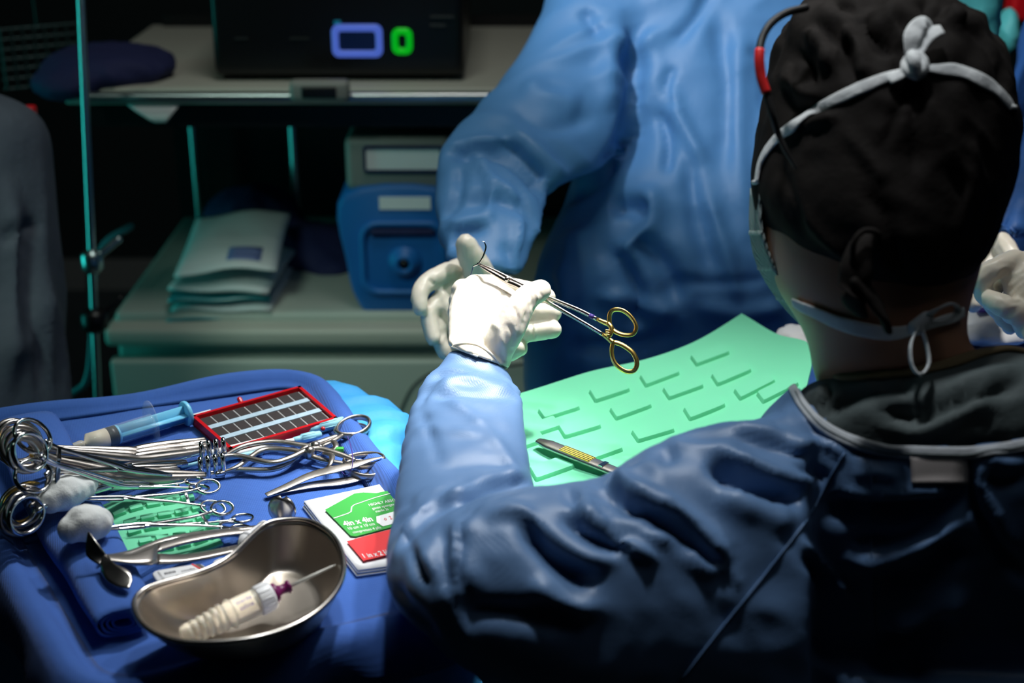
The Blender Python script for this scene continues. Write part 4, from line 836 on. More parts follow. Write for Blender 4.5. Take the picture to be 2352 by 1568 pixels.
S = [([(1225, 1108), (1150, 1118), (1090, 1150), (1050, 1195)], 13, -.013, 'g'), ([(1235, 1128), (1160, 1140), (1095, 1175), (1050, 1210)], 9, .006), ([(1215, 1085), (1120, 1100), (1060, 1135), (1010, 1160)], 14, .006),
     ([(1046, 1195), (1048, 1290), (1055, 1385)], 8, .010, 's'), ([(1064, 1205), (1063, 1290), (1066, 1375)], 8, -.008), ([(1020, 1200), (1015, 1290), (1020, 1370)], 16, -.007),
     ([(930, 1225), (960, 1300), (985, 1350)], 10, -.009), ([(905, 1300), (935, 1230), (960, 1190), (1000, 1150)], 10, .008), ([(950, 1230), (990, 1300), (1040, 1395), (1100, 1500)], 12, .005), ([(890, 1330), (930, 1390), (1000, 1470)], 16, -.006),
     ([(960, 930), (990, 1000), (1010, 1070)], 12, -.003), ([(975, 900), (1100, 905), (1200, 912)], 9, -.006), ([(985, 885), (1080, 870), (1195, 898)], 8, .005), ([(1010, 905), (1090, 960), (1160, 1040), (1200, 1100)], 12, .004), ([(935, 990), (1020, 985), (1110, 1000)], 12, .003),
     ([(1020, 860), (985, 890), (960, 930)], 7, -.006), ([(1000, 850), (975, 880)], 5, .004), ([(1170, 880), (1200, 900)], 6, -.006), ([(940, 1160), (1010, 1130), (1080, 1125)], 16, .006), ([(1000, 1080), (1100, 1060), (1190, 1080)], 16, -.004),
     ([(1215, 1185), (1240, 1240), (1300, 1300), (1370, 1340)], 26, -.020, 'g'), ([(1110, 1190), (1180, 1175), (1240, 1200), (1300, 1250), (1370, 1285), (1420, 1290)], 14, .010), ([(1290, 1180), (1330, 1210), (1400, 1240), (1450, 1250)], 14, -.012), ([(1330, 1150), (1370, 1210), (1440, 1250), (1510, 1290)], 12, .012),
     ([(1220, 1330), (1290, 1390), (1380, 1400)], 22, .009), ([(1060, 1400), (1200, 1410), (1340, 1430)], 26, -.010), ([(1100, 1180), (1060, 1260), (1100, 1360)], 22, .006),
     ([(1330, 1130), (1350, 1180), (1400, 1230)], 10, .008, 'a'), ([(1300, 1110), (1320, 1160)], 10, -.008), ([(1360, 1100), (1440, 1160), (1500, 1180), (1560, 1240), (1630, 1290)], 18, -.014), ([(1400, 1060), (1450, 1110), (1540, 1170)], 16, .010),
     ([(1490, 1010), (1530, 1030), (1530, 1060)], 9, -.009), ([(1500, 1140), (1580, 1190), (1650, 1260), (1665, 1290)], 15, .012), ([(1480, 1220), (1560, 1260), (1620, 1310), (1660, 1300)], 12, .009),
     ([(1630, 1050), (1690, 1095), (1760, 1125), (1845, 1150)], 24, -.022, 'g'), ([(1640, 1025), (1700, 1050), (1790, 1090), (1880, 1105)], 14, .010), ([(1650, 1130), (1740, 1180), (1830, 1210)], 30, .010), ([(1600, 970), (1700, 985), (1800, 1000), (1860, 1020)], 14, .006), ([(1680, 1000), (1760, 1020), (1860, 1050)], 10, -.008),
     ([(1820, 1040), (1850, 1015), (1910, 1020), (1940, 1045)], 12, .010), ([(1830, 1070), (1880, 1090), (1900, 1110)], 10, -.008), ([(1775, 960), (1800, 985), (1830, 1005)], 7, -.006), ([(1850, 960), (1880, 1000), (1940, 1030)], 10, -.006), ([(1800, 930), (1820, 960)], 7, .005),
     ([(1890, 1170), (2000, 1172), (2120, 1165), (2225, 1135)], 22, -.016), ([(1930, 1130), (2050, 1130), (2220, 1115)], 12, .008), ([(1960, 1035), (2030, 1045), (2080, 1042)], 9, -.008), ([(1960, 1090), (2020, 1085), (2070, 1100)], 12, .006),
     ([(1945, 1290), (2030, 1280), (2130, 1235), (2220, 1190)], 18, .012), ([(1950, 1240), (2050, 1240), (2180, 1190)], 16, -.010), ([(2020, 1340), (2120, 1320), (2230, 1240)], 22, -.012), ([(2030, 1430), (2120, 1420), (2220, 1350)], 24, .014), ([(2020, 1480), (2100, 1480), (2180, 1430)], 20, -.012),
     ([(1838, 1230), (1870, 1280), (1920, 1330), (1960, 1370)], 9, .008), ([(1850, 1270), (1880, 1320), (1930, 1350)], 12, -.008), ([(1660, 1250), (1675, 1310), (1700, 1350)], 7, .005),
     ([(2225, 1050), (2235, 1120), (2255, 1180), (2300, 1250), (2360, 1340)], 10, -.012, 'g'), ([(2250, 1050), (2262, 1130), (2290, 1190), (2340, 1270)], 16, .008), ([(2270, 1090), (2300, 1110), (2360, 1100)], 14, -.008), ([(2260, 1040), (2300, 1060), (2360, 1065)], 12, .007),
     ([(1998, 1180), (2000, 1300), (2010, 1420)], 4, .003)]
folds(me, S, 0, 1.6)
wrinkle(me, .0035, .06, 61); relax(me, 1)
# the neck opening
bm = bmesh.new(); bm.from_mesh(me); v = np.array([q.co[:] for q in bm.verts]); x, y, d = proj(v)
nl = cr([(1800, 850), (1830, 874), (1856, 908), (1888, 944), (1953, 986), (2050, 1011), (2150, 1016), (2250, 1013), (2352, 996), (2450, 974), (2560, 940), (2640, 890)], 6)
yl = np.interp(x, nl[:, 0], nl[:, 1], left=-1e9, right=-1e9); kill = (y < yl) & (x > 1800) & (x < 2640) & (d > .8)
bmesh.ops.delete(bm, geom=[q for q, k in zip(bm.verts, kill) if k], context='VERTS')
for _ in range(3): bmesh.ops.smooth_vert(bm, verts=[q for q in bm.verts if q.is_boundary], factor=.5, use_axis_x=True, use_axis_y=True, use_axis_z=True)
bm.to_mesh(me); bm.free(); me.update()
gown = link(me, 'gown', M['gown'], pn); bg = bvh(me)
b = MB(); ln, nn = castline(bg, [(1822, 892), (1846, 932), (1878, 968), (1948, 1010), (2048, 1034), (2150, 1040), (2250, 1038), (2352, 1022), (2450, 1000), (2550, 968), (2620, 930)], .0010); strap(b, ln, nn, [.007, .008, .009, .010, .0095, .009, .0095, .010, .010], .0022)
bi = b.build('neck_binding', M['binding'], gown)
b = MB(); ln, nn = castline(bg, [(1832, 905), (1860, 952), (1940, 1009), (2048, 1036), (2150, 1043), (2250, 1041), (2352, 1025)], .0032); strap(b, ln, nn, .0010, .0006); b.build('stitching', M['scrub'], bi)
b = MB(); ln, nn = castline(bg, [(1940, 1040), (1900, 1110), (1850, 1195), (1790, 1275), (1735, 1345), (1650, 1450), (1560, 1565)], .0005); strap(b, ln, nn, .0016, .0011); b.build('seam', M['gown'], gown)
b = MB(); ln, nn = castline(bg, [(2001, 1060), (2000, 1180), (2003, 1300), (2008, 1420), (2012, 1500)], .0003); strap(b, ln, nn, .0014, .0010); b.build('seam', M['gown'], gown)
rows = []
for y_ in np.linspace(1046, 1112, 8):
    xl = np.interp(y_, [1046, 1112], [2092, 2094]); xr = np.interp(y_, [1046, 1112], [2222, 2218]); rows.append([cast(bg, x_, y_, .0016)[0] for x_ in np.linspace(xl, xr, 9)])
if all(q is not None for r_ in rows for q in r_): b = MB(); b.slab(rows, -.001); b.build('closure_patch', M['beige'], gown)
# knitted cuff under the glove
# ---- left glove (holds the needle holder)
b = MB()
b.loft(cr([sil(1031, 794, 1170, 846, 1.338, .051), sil(1028, 780, 1176, 822, 1.342, .049), sil(1029, 768, 1186, 800, 1.35, .046), sil(1029, 740, 1202, 760, 1.362, .044), sil(1031, 705, 1212, 722, 1.375, .042), sil(1042, 672, 1205, 690, 1.386, .038), sil(1060, 650, 1180, 666, 1.394, .030), sil(1085, 640, 1150, 650, 1.40, .016)], 5))
finger(b, [(1062, 665, 1.40), (1100, 675, 1.425), (1160, 700, 1.425), (1215, 716, 1.405), (1270, 718, 1.395)], [.0112, .0108, .0102, .0098, .0092])      # middle
finger(b, [(1055, 690, 1.40), (1090, 730, 1.43), (1150, 755, 1.425), (1205, 763, 1.405), (1270, 757, 1.39)], [.0110, .0106, .0102, .0100, .0090])       # ring
finger(b, [(1050, 715, 1.40), (1080, 770, 1.43), (1130, 805, 1.42), (1165, 812, 1.41), (1195, 800, 1.40)], [.0100, .0095, .0090, .0088, .0080])        # little
finger(b, [(1090, 655, 1.395), (1140, 655, 1.415), (1200, 665, 1.425), (1240, 672, 1.42), (1258, 682, 1.41)], [.0112, .0105, .0098, .0092, .0085])     # index
finger(b, [(1140, 800, 1.335), (1170, 752, 1.330), (1192, 710, 1.332), (1212, 682, 1.338), (1242, 666, 1.347)], [.0170, .0160, .0138, .0122, .0105])    # thumb
me = remesh(b, .0016, 5)
fl = [([(1208, 655), (1222, 690), (1222, 710)], 4, -.0014), ([(1232, 655), (1245, 680)], 3.5, -.0012), ([(1222, 652), (1236, 690)], 3, .001), ([(1195, 665), (1212, 700), (1200, 760)], 6, -.0016), ([(1160, 740), (1180, 770), (1170, 820)], 6, -.0014), ([(1140, 760), (1160, 800), (1160, 840)], 5, .0012),
      ([(1050, 760), (1045, 785), (1040, 800)], 5, -.0012), ([(1035, 790), (1080, 782), (1120, 800), (1150, 830)], 4, -.001), ([(1120, 735), (1150, 760), (1150, 800)], 7, .0012), ([(1228, 742), (1230, 783)], 3, .0012), ([(1222, 742), (1224, 783)], 3, -.0012), ([(1225, 705), (1228, 735)], 3, -.001), ([(1100, 760), (1115, 800)], 5, -.0009), ([(1175, 700), (1190, 730), (1185, 760)], 4, -.0012)]
folds(me, fl, 1.2, 1.5); wrinkle(me, .0004, .014, 71); wrinkle(me, .0004, .03, 72, ridge=False)
gl_ = link(me, 'glove', M['glove'], pn); bgl = bvh(me)
b = MB(); ln, nn = castline(bgl, [(1030, 806), (1042, 794), (1070, 789), (1100, 795), (1130, 815), (1150, 840), (1160, 856)], .0006); b.tube(ln, .0011, seg=10); b.build('glove_cuff', M['glove'], gl_)
# ---- right glove of the same person at the right edge
b = MB(); b.loft(cr([sil(2342, 775, 2420, 800, 1.44, .05), sil(2325, 740, 2430, 760, 1.45, .05), sil(2310, 680, 2440, 690, 1.46, .05), sil(2300, 620, 2430, 620, 1.47, .045), sil(2320, 580, 2400, 575, 1.48, .03)], 4))
finger(b, [(2330, 600, 1.47), (2285, 618, 1.46), (2258, 640, 1.46), (2262, 675, 1.47), (2290, 700, 1.48)], [.0125, .0118, .011, .0105, .0095])
finger(b, [(2345, 620, 1.48), (2300, 640, 1.49), (2272, 668, 1.49), (2285, 705, 1.50), (2320, 725, 1.50)], [.012, .0115, .011, .0100, .0095])
finger(b, [(2360, 660, 1.48), (2320, 690, 1.50), (2300, 720, 1.50), (2320, 745, 1.50)], [.012, .011, .010, .0095]); finger(b, [(2380, 700, 1.48), (2340, 720, 1.50), (2320, 750, 1.51)], [.011, .010, .009]); finger(b, [(2340, 720, 1.44), (2300, 700, 1.44), (2275, 688, 1.45)], [.014, .012, .010])
me = remesh(b, .0022, 4); wrinkle(me, .0018, .02, 81); link(me, 'glove', M['glove'], pn)
# white gauze beneath it, with a blue marking
o = lump('gauze_pad', [(onz(2265, 745, TZ + .016), (.075, .06, .014)), (onz(2320, 730, TZ + .02), (.06, .05, .018))], M['paper'], vox=.004, wr=(.01, .04), seed=91)
tag(o, 'bright white gauze pad on the table under the gloved hands at the right edge', 'gauze pad')
q = onz(2262, 712, TZ + .036); b = MB(); b.box(q, (.02, .012, .003), bev=.001); b.build('blue_marking', M['thread'], o)
o = lump('white_swab', [(onz(1838, 775, TZ + .012), (.03, .03, .012))], M['paper'], vox=.003, wr=(.004, .03), seed=92, smooth=3); tag(o, 'small white swab behind the right corner of the green mat', 'swab')
# ================================================================== instrument stand and its drapes
TRZ = 1.0
QC = [(-.583, 1.295), (-.222, 1.432), (-.030, .972), (-.304, .846)]
st = thing('instrument_stand', 'wheeled instrument stand with a tray, hidden under the blue towel', 'instrument stand', (-.29, 1.13, 0))
cen = np.array(QC).mean(0)
shr = [tuple(cen + (np.array(q) - cen) * .93) for q in QC]
lp, bs0, _, _ = drape_loops(shr, TRZ, [(0, -.022), (0, -.008), (-.006, -.008), (-.008, -.018)], rad=.03, n=80)
b = MB(); b.loft([np.column_stack([cen[0] + (bs0[:, 0] - cen[0]) * s, cen[1] + (bs0[:, 1] - cen[1]) * s, np.full(80, TRZ - .022)]) for s in (.01, .98)] + lp + [np.column_stack([cen[0] + (bs0[:, 0] - cen[0]) * s, cen[1] + (bs0[:, 1] - cen[1]) * s, np.full(80, TRZ - .018)]) for s in (.95, .01)]); b.build('tray', M['steel'], st)
b = MB(); b.tube([(cen[0] + .1, cen[1], .97), (cen[0] + .1, cen[1], .06)], .014); b.tube([(cen[0] - .12, cen[1], .965), (cen[0] + .12, cen[1], .965)], .009); b.build('pole', M['rail'], st)
b = MB(); b.tube([(cen[0] + .1, cen[1] - .16, .05), (cen[0] + .1, cen[1] + .2, .05)], .016); b.tube([(cen[0] - .14, cen[1] - .16, .05), (cen[0] + .12, cen[1] - .16, .05)], .016); b.build('base', M['rail'], st)
for q in ((.1, .2), (.1, -.16), (-.14, -.16)):
    b = MB(); b.lathe([(.02, -.009), (.026, 0), (.02, .009)], (cen[0] + q[0], cen[1] + q[1], .0265), (1, 0, 0), seg=16); b.build('caster', M['black'], st)
def ringmesh(loops, base, zfun, fr=(.01, .12, .25, .4, .55, .7, .82, .9, .96)):
    cc = base.mean(0); inn = [np.column_stack([cc[0] + (base[:, 0] - cc[0]) * s, cc[1] + (base[:, 1] - cc[1]) * s, np.zeros(len(base))]) for s in fr]
    for l in inn: l[:, 2] = zfun(l)
    return inn + loops
zt_ = lambda l: TRZ + .0007 * noise3(np.column_stack([l[:, :2], l[:, 0] * 0]), .09, 5) - .0012
N_ = 420
lp, bs1, nr1, th1 = drape_loops(QC, TRZ, [(-.020, 0), (-.013, .001), (-.008, .006), (-.003, .011), (.004, .012), (.011, .008), (.0155, .002), (.0195, -.006), (.022, -.014), (.0235, -.023), (.024, -.032)], rad=.05, n=N_, wav=.035, seed=8)
for i_, l in enumerate(lp):
    if 1 < i_ < 7: l[:, 2] += .003 * np.sin(th1 * 5 + 1) * (i_ - 1) / 4 - .002 * np.sin(th1 * 9)
    if i_ >= 7: l[:, 2] += .003 * np.sin(th1 * 3 + 2) * (i_ - 6) / 4
b = MB(); b.loft(ringmesh(lp, bs1, zt_), cap=False); b.f.append(tuple(range(N_))); b.mi.append(0)
tw = tag(b.build('tray_towel', M['towel'], fix=False), 'royal blue towel covering the instrument tray, its edges hanging over the rim', 'towel')
m_ = tw.modifiers.new('s', 'SOLIDIFY'); m_.thickness = .0015; m_.offset = -1
b = MB()
prof = [(-.005, .002), (.006, .004), (.014, -.004), (.018, -.03), (.020, -.08), (.022, -.16), (.024, -.26), (.026, -.36)]
lp, bs2, _, th2 = drape_loops(QC, TRZ - .006, prof, rad=.04, n=360, wav=.05, seed=12)
# the light sheet billows out at the far right corner
fq = np.array((-.175, 1.33)); fd = nz(np.array((.9, .42)))
for i_, l in enumerate(lp):
    w = np.exp(-(np.linalg.norm(l[:, :2] - fq, axis=1) / .12) ** 2); s_ = min(1, i_ / 3); l[:, :2] += fd * (w * s_ * .068)[:, None]; l[:, 2] += w * s_ * (.012 + .006 * np.sin(th2 * 40)) * (1 if i_ < 5 else .3)
    l[:, :2] += ((l[:, :2] - cen) * (.020 * noise3(l, .045, 40) + .01 * noise3(l, .02, 41))[:, None]) * s_ * w[:, None]; l[:, 2] += .006 * noise3(l, .03, 44) * s_ * w
    fq2 = np.array((-.50, 1.03)); w = np.exp(-(np.linalg.norm(l[:, :2] - fq2, axis=1) / .10) ** 2); l[:, :2] += np.array((-.9, -.5)) * (w * s_ * .012)[:, None]
b.loft(lp, cap=False); o = b.build('stand_cover', M['drapelight'], fix=False); m_ = o.modifiers.new('s', 'SOLIDIFY'); m_.thickness = .001; m_.offset = -1
m_ = o.modifiers.new('d', 'SUBSURF'); m_.levels = 1; m_.render_levels = 1
tag(o, 'light blue crinkled drape showing under the edge of the blue tray towel', 'drape')

# ---- rolled towel along the left side of the tray
A_ = onz(50, 985, TRZ + .012); B_ = onz(286, 1436, TRZ + .012)
ax = nz((B_ - A_) * (1, 1, 0)); sd = np.array((ax[1], -ax[0], 0)); sd = sd if sd[0] > 0 else -sd; LN = np.linalg.norm((B_ - A_)[:2])
def roll_sec(s):
    o = []                              # flat spiral cross-section, outside in
    return o
b = MB(); rows = []
sp_ = []
for k_ in range(88):
    a = k_ / 87 * 4.1 * 2 * math.pi; rr_ = 1 - .19 * a / (2 * math.pi); sp_.append((.025 * rr_ * np.sign(math.cos(a)) * abs(math.cos(a)) ** .8, .0115 * rr_ * np.sign(math.sin(a)) * abs(math.sin(a)) ** .8 + .0002))
sp_ = np.array(sp_)
for i in range(46):
    s = i / 45; wd = 1.3 - .34 * s + .10 * math.sin(s * 3.1 + .4) + .03 * math.sin(s * 23); ht = 1.0 + .08 * math.sin(s * 9 + 1); cc = A_ + ax * LN * s; cc[2] = TRZ + .0145
    rows.append([cc + sd * (p[0] * wd + .0015 * math.sin(9 * s + p[1] * 200)) + np.array((0, 0, p[1] * ht + .0008 * math.sin(s * 31 + p[0] * 150))) + ax * .002 * math.sin(p[0] * 180) * (1 if i in (0, 45) else 0) for p in sp_])
b.slab(rows, .0016); tag(b.build('rolled_towel', M['towel']), 'rolled blue towel along the left side of the tray propping up the instruments', 'towel')
ROLLZ = TRZ + .0275

# ================================================================== ring handled clamps
def clamp(name, label, cat, L=.17, sep=.026, ring=(.0155, .0115), open_=.0, bend=0.0, mm='steel', gold=False, group=None, joint=.33, jaw=.0030, ringm=None, band=None, shank=.0021):
    t = thing(name, label, cat, (0, 0, 0), group, local=True); xr = L - ring[0]
    for k in (1, -1):
        b = MB(); j = joint * L
        pts = [(0, k * (.0009 + open_), 0), (j * .5, k * (.0016 + open_ * .5) + bend * .4, 0), (j * .9, k * .0012 + bend * .1, 0), (j * 1.12, -k * .0016, 0), (L * .62, -k * sep * .42, 0), (L * .74, -k * sep * .60, 0), (xr - ring[0] * .9, -k * sep * .78, 0)]
        pts[0] = (0, pts[0][1] + bend, 0)
        pts = [(x_, y_, k * .0011 * (1 if x_ < L * .7 else .4)) for x_, y_, z_ in pts]
        b.tube(cr(pts, 5), [jaw * .55, jaw * .9, jaw * 1.1, jaw * 1.15, shank * 1.05, shank, shank * 1.1], seg=10, sx=1, sy=.75, up=(0, 0, 1))
        m1 = 'gold' if gold == 'all' else mm
        arm_ = b.build('arm', M[m1], t)
        b = MB(); n = 28; cy = -k * sep
        el_ = [(xr + ring[0] * math.cos(a), cy + ring[1] * math.sin(a) - k * ring[1] * .15 * math.cos(a), 0) for a in np.linspace(0, 2 * np.pi, n, endpoint=False)]
        b.tube(el_, .0023, seg=10, closed=True, sx=.85, sy=1.15, up=(0, 0, 1))
        b.tube(cr([(L * .80, -k * sep * .70, 0), (xr - ring[0] * .7, -k * sep * .86, 0), (xr - ring[0] * .75, cy + k * ring[1] * .2, 0)], 4), [.0021, .0027, .0018], seg=10); b.build('finger_ring', M['gold'] if gold else M[ringm or mm], arm_)
        b = MB(); b.box((L * .735, -k * sep * .30, k * .0009), (.0045, sep * .62, .0018), bev=.0005)
        for q in range(3): b.box((L * .735 - .0008, -k * sep * (.04 + .09 * q), k * .0009 + .0009), (.003, .0008, .0012))
        b.build('ratchet', M['gold'] if gold else M[mm], arm_)
        if band and k == 1: b = MB(); b.tube([(L * .665, -k * sep * .475, .0008), (L * .70, -k * sep * .54, .0008)], .0025, seg=10, rnd=False); b.build('colour_band', M[band], arm_)
    b = MB(); b.box((joint * L, 0, 0), (.012, .0085, .0052), bev=.0012); b.lathe([(.0018, -.0031), (.0022, -.0028), (.0022, .0028), (.0018, .0031)], (joint * L, 0, 0), seg=12); b.build('box_joint', M[mm], t)
    return t
def place_clamp(t, tip, ringc, up, L=.17): orient(t, tip, ringc, up, L)
bund = [  # tip px, tip height, ring centre px, ring depth, kind
    ((470, 1013), .016, (52, 1085), 1.352, 'satin', 'gold'), ((472, 1024), .013, (44, 1090), 1.340, 'satin', None), ((465, 1034), .011, (52, 1094), 1.328, 'steel', None),
    ((405, 1072), .016, (46, 1098), 1.316, 'steel', 'goldb'), ((412, 1081), .013, (54, 1100), 1.304, 'steel', None), ((468, 1092), .010, (50, 1104), 1.292, 'satin', 'red'),
    ((400, 1100), .014, (58, 1106), 1.280, 'satin', None), ((345, 1108), .013, (50, 1108), 1.268, 'steel', None), ((390, 1113), .010, (64, 1110), 1.256, 'chrome', None), ((435, 1044), .012, (40, 1092), 1.334, 'satin', None), ((428, 1062), .014, (60, 1096), 1.310, 'chrome', None)]
lab = ['ring clamp with gold finger rings, farthest back of the bundle at the left edge', 'steel needle holder just in front of the gold ringed clamp in the left bundle', 'steel needle holder third from the back in the bundle of ring clamps',
       'slim clamp with gold rings in the middle of the left bundle', 'slim steel clamp in the middle of the left bundle, ending in a blunt tip', 'broad steel clamp with a red band in the left bundle',
       'dull steel clamp behind the two front ones in the left bundle', 'short steel clamp second from the front in the left bundle', 'polished steel clamp, front one of the ring bundle at the left edge', 'satin steel clamp behind the middle of the left bundle, its tip below the red box', 'polished thin clamp in the middle of the left bundle, between two dull ones']
upv = nz(np.cross(nz((1, -.1, 0)), nz((0, .50, .86))))
for i, (tp, h, rc, dd, mm, ex) in enumerate(bund):
    c_ = clamp('ring_clamp', lab[i], 'clamp', sep=.0245 + .001 * (i % 3), ring=(.0165, .0155), mm=mm, gold=('g' if ex in ('gold', 'goldb') else False), band='red' if ex == 'red' else None, group='ring handled clamps bundled at the left edge', jaw=.0046 if i in (0, 1, 2, 5) else .0034, joint=.36, shank=.0027)
    tip = onz(tp[0], tp[1], TRZ + h); rcn = P(rc[0], rc[1], dd - .085 + .002 * min(i, 5)); X = nz(rcn - tip); sepdir = nz(np.array((0, .42, .90)))
    orient(c_, tip, tip + X * np.linalg.norm(rcn - tip), np.cross(X, sepdir), .17 - .0165)
# one ring tilted forward in front of the rest
c_ = clamp('ring_clamp', 'steel clamp whose large ring leans forward over the left bundle', 'clamp', sep=.020, ring=(.0185, .0165), mm='chrome', group='ring handled clamps bundled at the left edge')
tip = onz(392, 1090, TRZ + .022); rcn = P(68, 1046, 1.20); X = nz(rcn - tip); orient(c_, tip, rcn, np.cross(X, nz((0, .8, .6))), .155)

# two sponge holding clamps
for i, (tip, rc, lbl, gl, gp, gq, gr_) in enumerate([((196, 1145), (482, 1142), 'sponge holding clamp reaching over the top of the small green mat', 'gauze sponge on a clamp, upper of the two white balls at the left', (116, 1150), (172, 1126), .0145),
                                  ((248, 1213), (520, 1190), 'sponge holding clamp crossing the middle of the small green mat', 'gauze sponge on a clamp, lower of the two white balls at the left', (165, 1216), (222, 1200), .0150)]):
    c_ = clamp('sponge_clamp', lbl, 'clamp', sep=.019, ring=(.0150, .0120), mm='chrome', group='sponge holding clamps', joint=.30)
    orient(c_, onz(tip[0], tip[1], TRZ + .034), onz(rc[0], rc[1], TRZ + .0125), nz((.05, -.35, 1)), .154)
    a, e = onz(gp[0], gp[1], TRZ + .044), onz(gq[0], gq[1], TRZ + .042)
    b = MB(); b.tube(cr([a, (a + e) / 2 + (0, 0, .002), e], 8), [gr_ * .78, gr_ * 1.06, gr_ * 1.08, gr_ * .92], seg=24, rnd=True)
    if i == 0: b.tube([e, e + nz(e - a) * .012], [.008, .011], seg=14)
    me = remesh(b, .0012, 12); v = getv(me); n = norms(me); q = (v - a) @ nz(e - a) + .4 * v[:, 2]; setv(me, v + n * (noise3(v, .014, 3 + i) * .0007)[:, None])
    tag(link(me, 'gauze_sponge', M['gauze']), gl, 'gauze sponge', 'gauze sponges on clamps')
# a third clamp lying low behind them: its rings show by the retractor
c_ = clamp('curved_clamp', 'polished clamp with rings half hidden behind the double ended retractor', 'clamp', sep=.016, ring=(.0150, .0115), mm='chrome'); orient(c_, onz(300, 1205, TRZ + .016), onz(556, 1203, TRZ + .010), (0, 0, 1), .155)
c_ = clamp('curved_clamp', 'polished clamp whose rings lie just above the small green mat', 'clamp', sep=.013, ring=(.0150, .0115), mm='chrome'); orient(c_, onz(215, 1122, TRZ + .030), onz(452, 1113, TRZ + .012), (0, 0, 1), .155)

# ---- self retaining retractors
def rake(mb, p, w_, upd, back, w, n=4, h=.0175):
    """comb of upright prongs curling over at the top, joined by a bar at the foot"""
    p, w_, upd, back = np.array(p), nz(w_), nz(upd), nz(back)
    mb.tube([p - w_ * w / 2, p + w_ * w / 2], .0045, seg=10, sx=.3, sy=1.1, up=upd)
    for i in range(n):
        o = p + w_ * w * (i / (n - 1) - .5)
        mb.tube(cr([o, o + upd * h * .45, o + upd * h * .85 + back * .001, o + upd * h + back * .004, o + upd * h * .85 + back * .0075], 5), [.0024, .0026, .0025, .0021, .0011], seg=10, sx=.8, sy=1.0)
def retractor(name, label, arms, rakes, rings, z0, extra=True):
    t = thing(name, label, 'retractor', onz(*arms[0][-1][:2], TRZ), 'self retaining retractors')
    for i, (pl, rk, rg) in enumerate(zip(arms, rakes, rings)):
        b = MB(); pts = np.array([onz(x, y, TRZ + z) for x, y, z in pl]); b.tube(cr(pts, 6), [.0016, .0026, .0028, .0030, .0032, .0030, .0024], seg=12, sx=1.1, sy=.9, up=(0, 0, 1)); a = b.build('arm', M['satin'], t)
        b = MB(); c = onz(rg[0], rg[1], TRZ + rg[3]); X = nz(c - pts[-1]); Y = nz(np.cross((0, 0, 1), X)); r1, r2 = rg[2]
        b.tube([c + X * r1 * math.cos(q) + Y * r2 * math.sin(q) + np.array((0, 0, rg[4] * math.cos(q))) for q in np.linspace(0, 2 * np.pi, 32, endpoint=False)], .0026, seg=12, closed=True, sx=.75, sy=1.3, up=(0, 0, 1)); b.build('finger_ring', M['satin'], a)
        if i: continue
        b = MB(); p = onz(rk[0], rk[1], TRZ + rk[2]); rake(b, p, (1, .42, 0), (0, .12, 1), (-.3, .9, 0), .021); b.tube([p + nz((1, .42, 0)) * .010, pts[0]], .0026, seg=10); b.build('prongs', M['chrome'], a)
    c = onz(*extra, TRZ + .012); b = MB(); b.lathe([(.001, -.006), (.0045, -.005), (.0045, .005), (.001, .0065)], c, seg=16); b.build('pivot', M['satin'], t)
    return t
t1 = retractor('self_retaining_retractor', 'self retaining retractor with four prong rake, crossing in front of the red box',
    [[(505, 1048, .016), (545, 1046, .014), (620, 1062, .013), (665, 1052, .013), (718, 1030, .013), (770, 1040, .012), (812, 1055, .010)], [(512, 1048, .012), (560, 1024, .010), (628, 1014, .010), (690, 1022, .009), (735, 1028, .008), (770, 1010, .008), (785, 1000, .008)]],
    [(490, 1056, .010), (490, 1056, .010)], [(836, 1057, (.019, .0125), .009, .003), (812, 980, (.0195, .0150), .008, .002)], .012, (725, 1028))
t2 = retractor('self_retaining_retractor', 'lower self retaining retractor with its prongs standing over the blue towel',
    [[(500, 1088, .006), (540, 1078, .006), (620, 1078, .006), (665, 1062, .007), (700, 1030, .008), (745, 1012, .009), (772, 1002, .009)], [(512, 1084, .006), (545, 1072, .008), (575, 1050, .009), (610, 1032, .009), (680, 1036, .010), (740, 1056, .008), (800, 1066, .007)]],
    [(488, 1092, .004), (488, 1092, .004)], [(806, 988, (.0185, .0140), .005, .0), (832, 1078, (.018, .0120), .006, .0)], .006, (712, 1040))
b = MB(); q = [onz(745, 1040, TRZ + .014), onz(762, 1046, TRZ + .016), onz(760, 1062, TRZ + .016), onz(750, 1076, TRZ + .012), onz(755, 1080, TRZ + .010)]; b.tube(cr(q, 5), [.0026, .003, .0022, .002, .0018], seg=10, sy=.5, up=(0, 0, 1)); b.build('release_lever', M['satin'], t1)
b = MB(); q = [onz(742, 1022, TRZ + .012), onz(765, 1014, TRZ + .014), onz(772, 1026, TRZ + .014), onz(762, 1034, TRZ + .012)]; b.tube(cr(q, 5), .003, seg=10, sy=.5, up=(0, 0, 1)); b.build('release_lever', M['satin'], t2)
b = MB(); q = onz(780, 1032, TRZ + .013); b.box(q, (.008, .005, .004), bev=.001); b.build('green_marker', M['green'], t1)

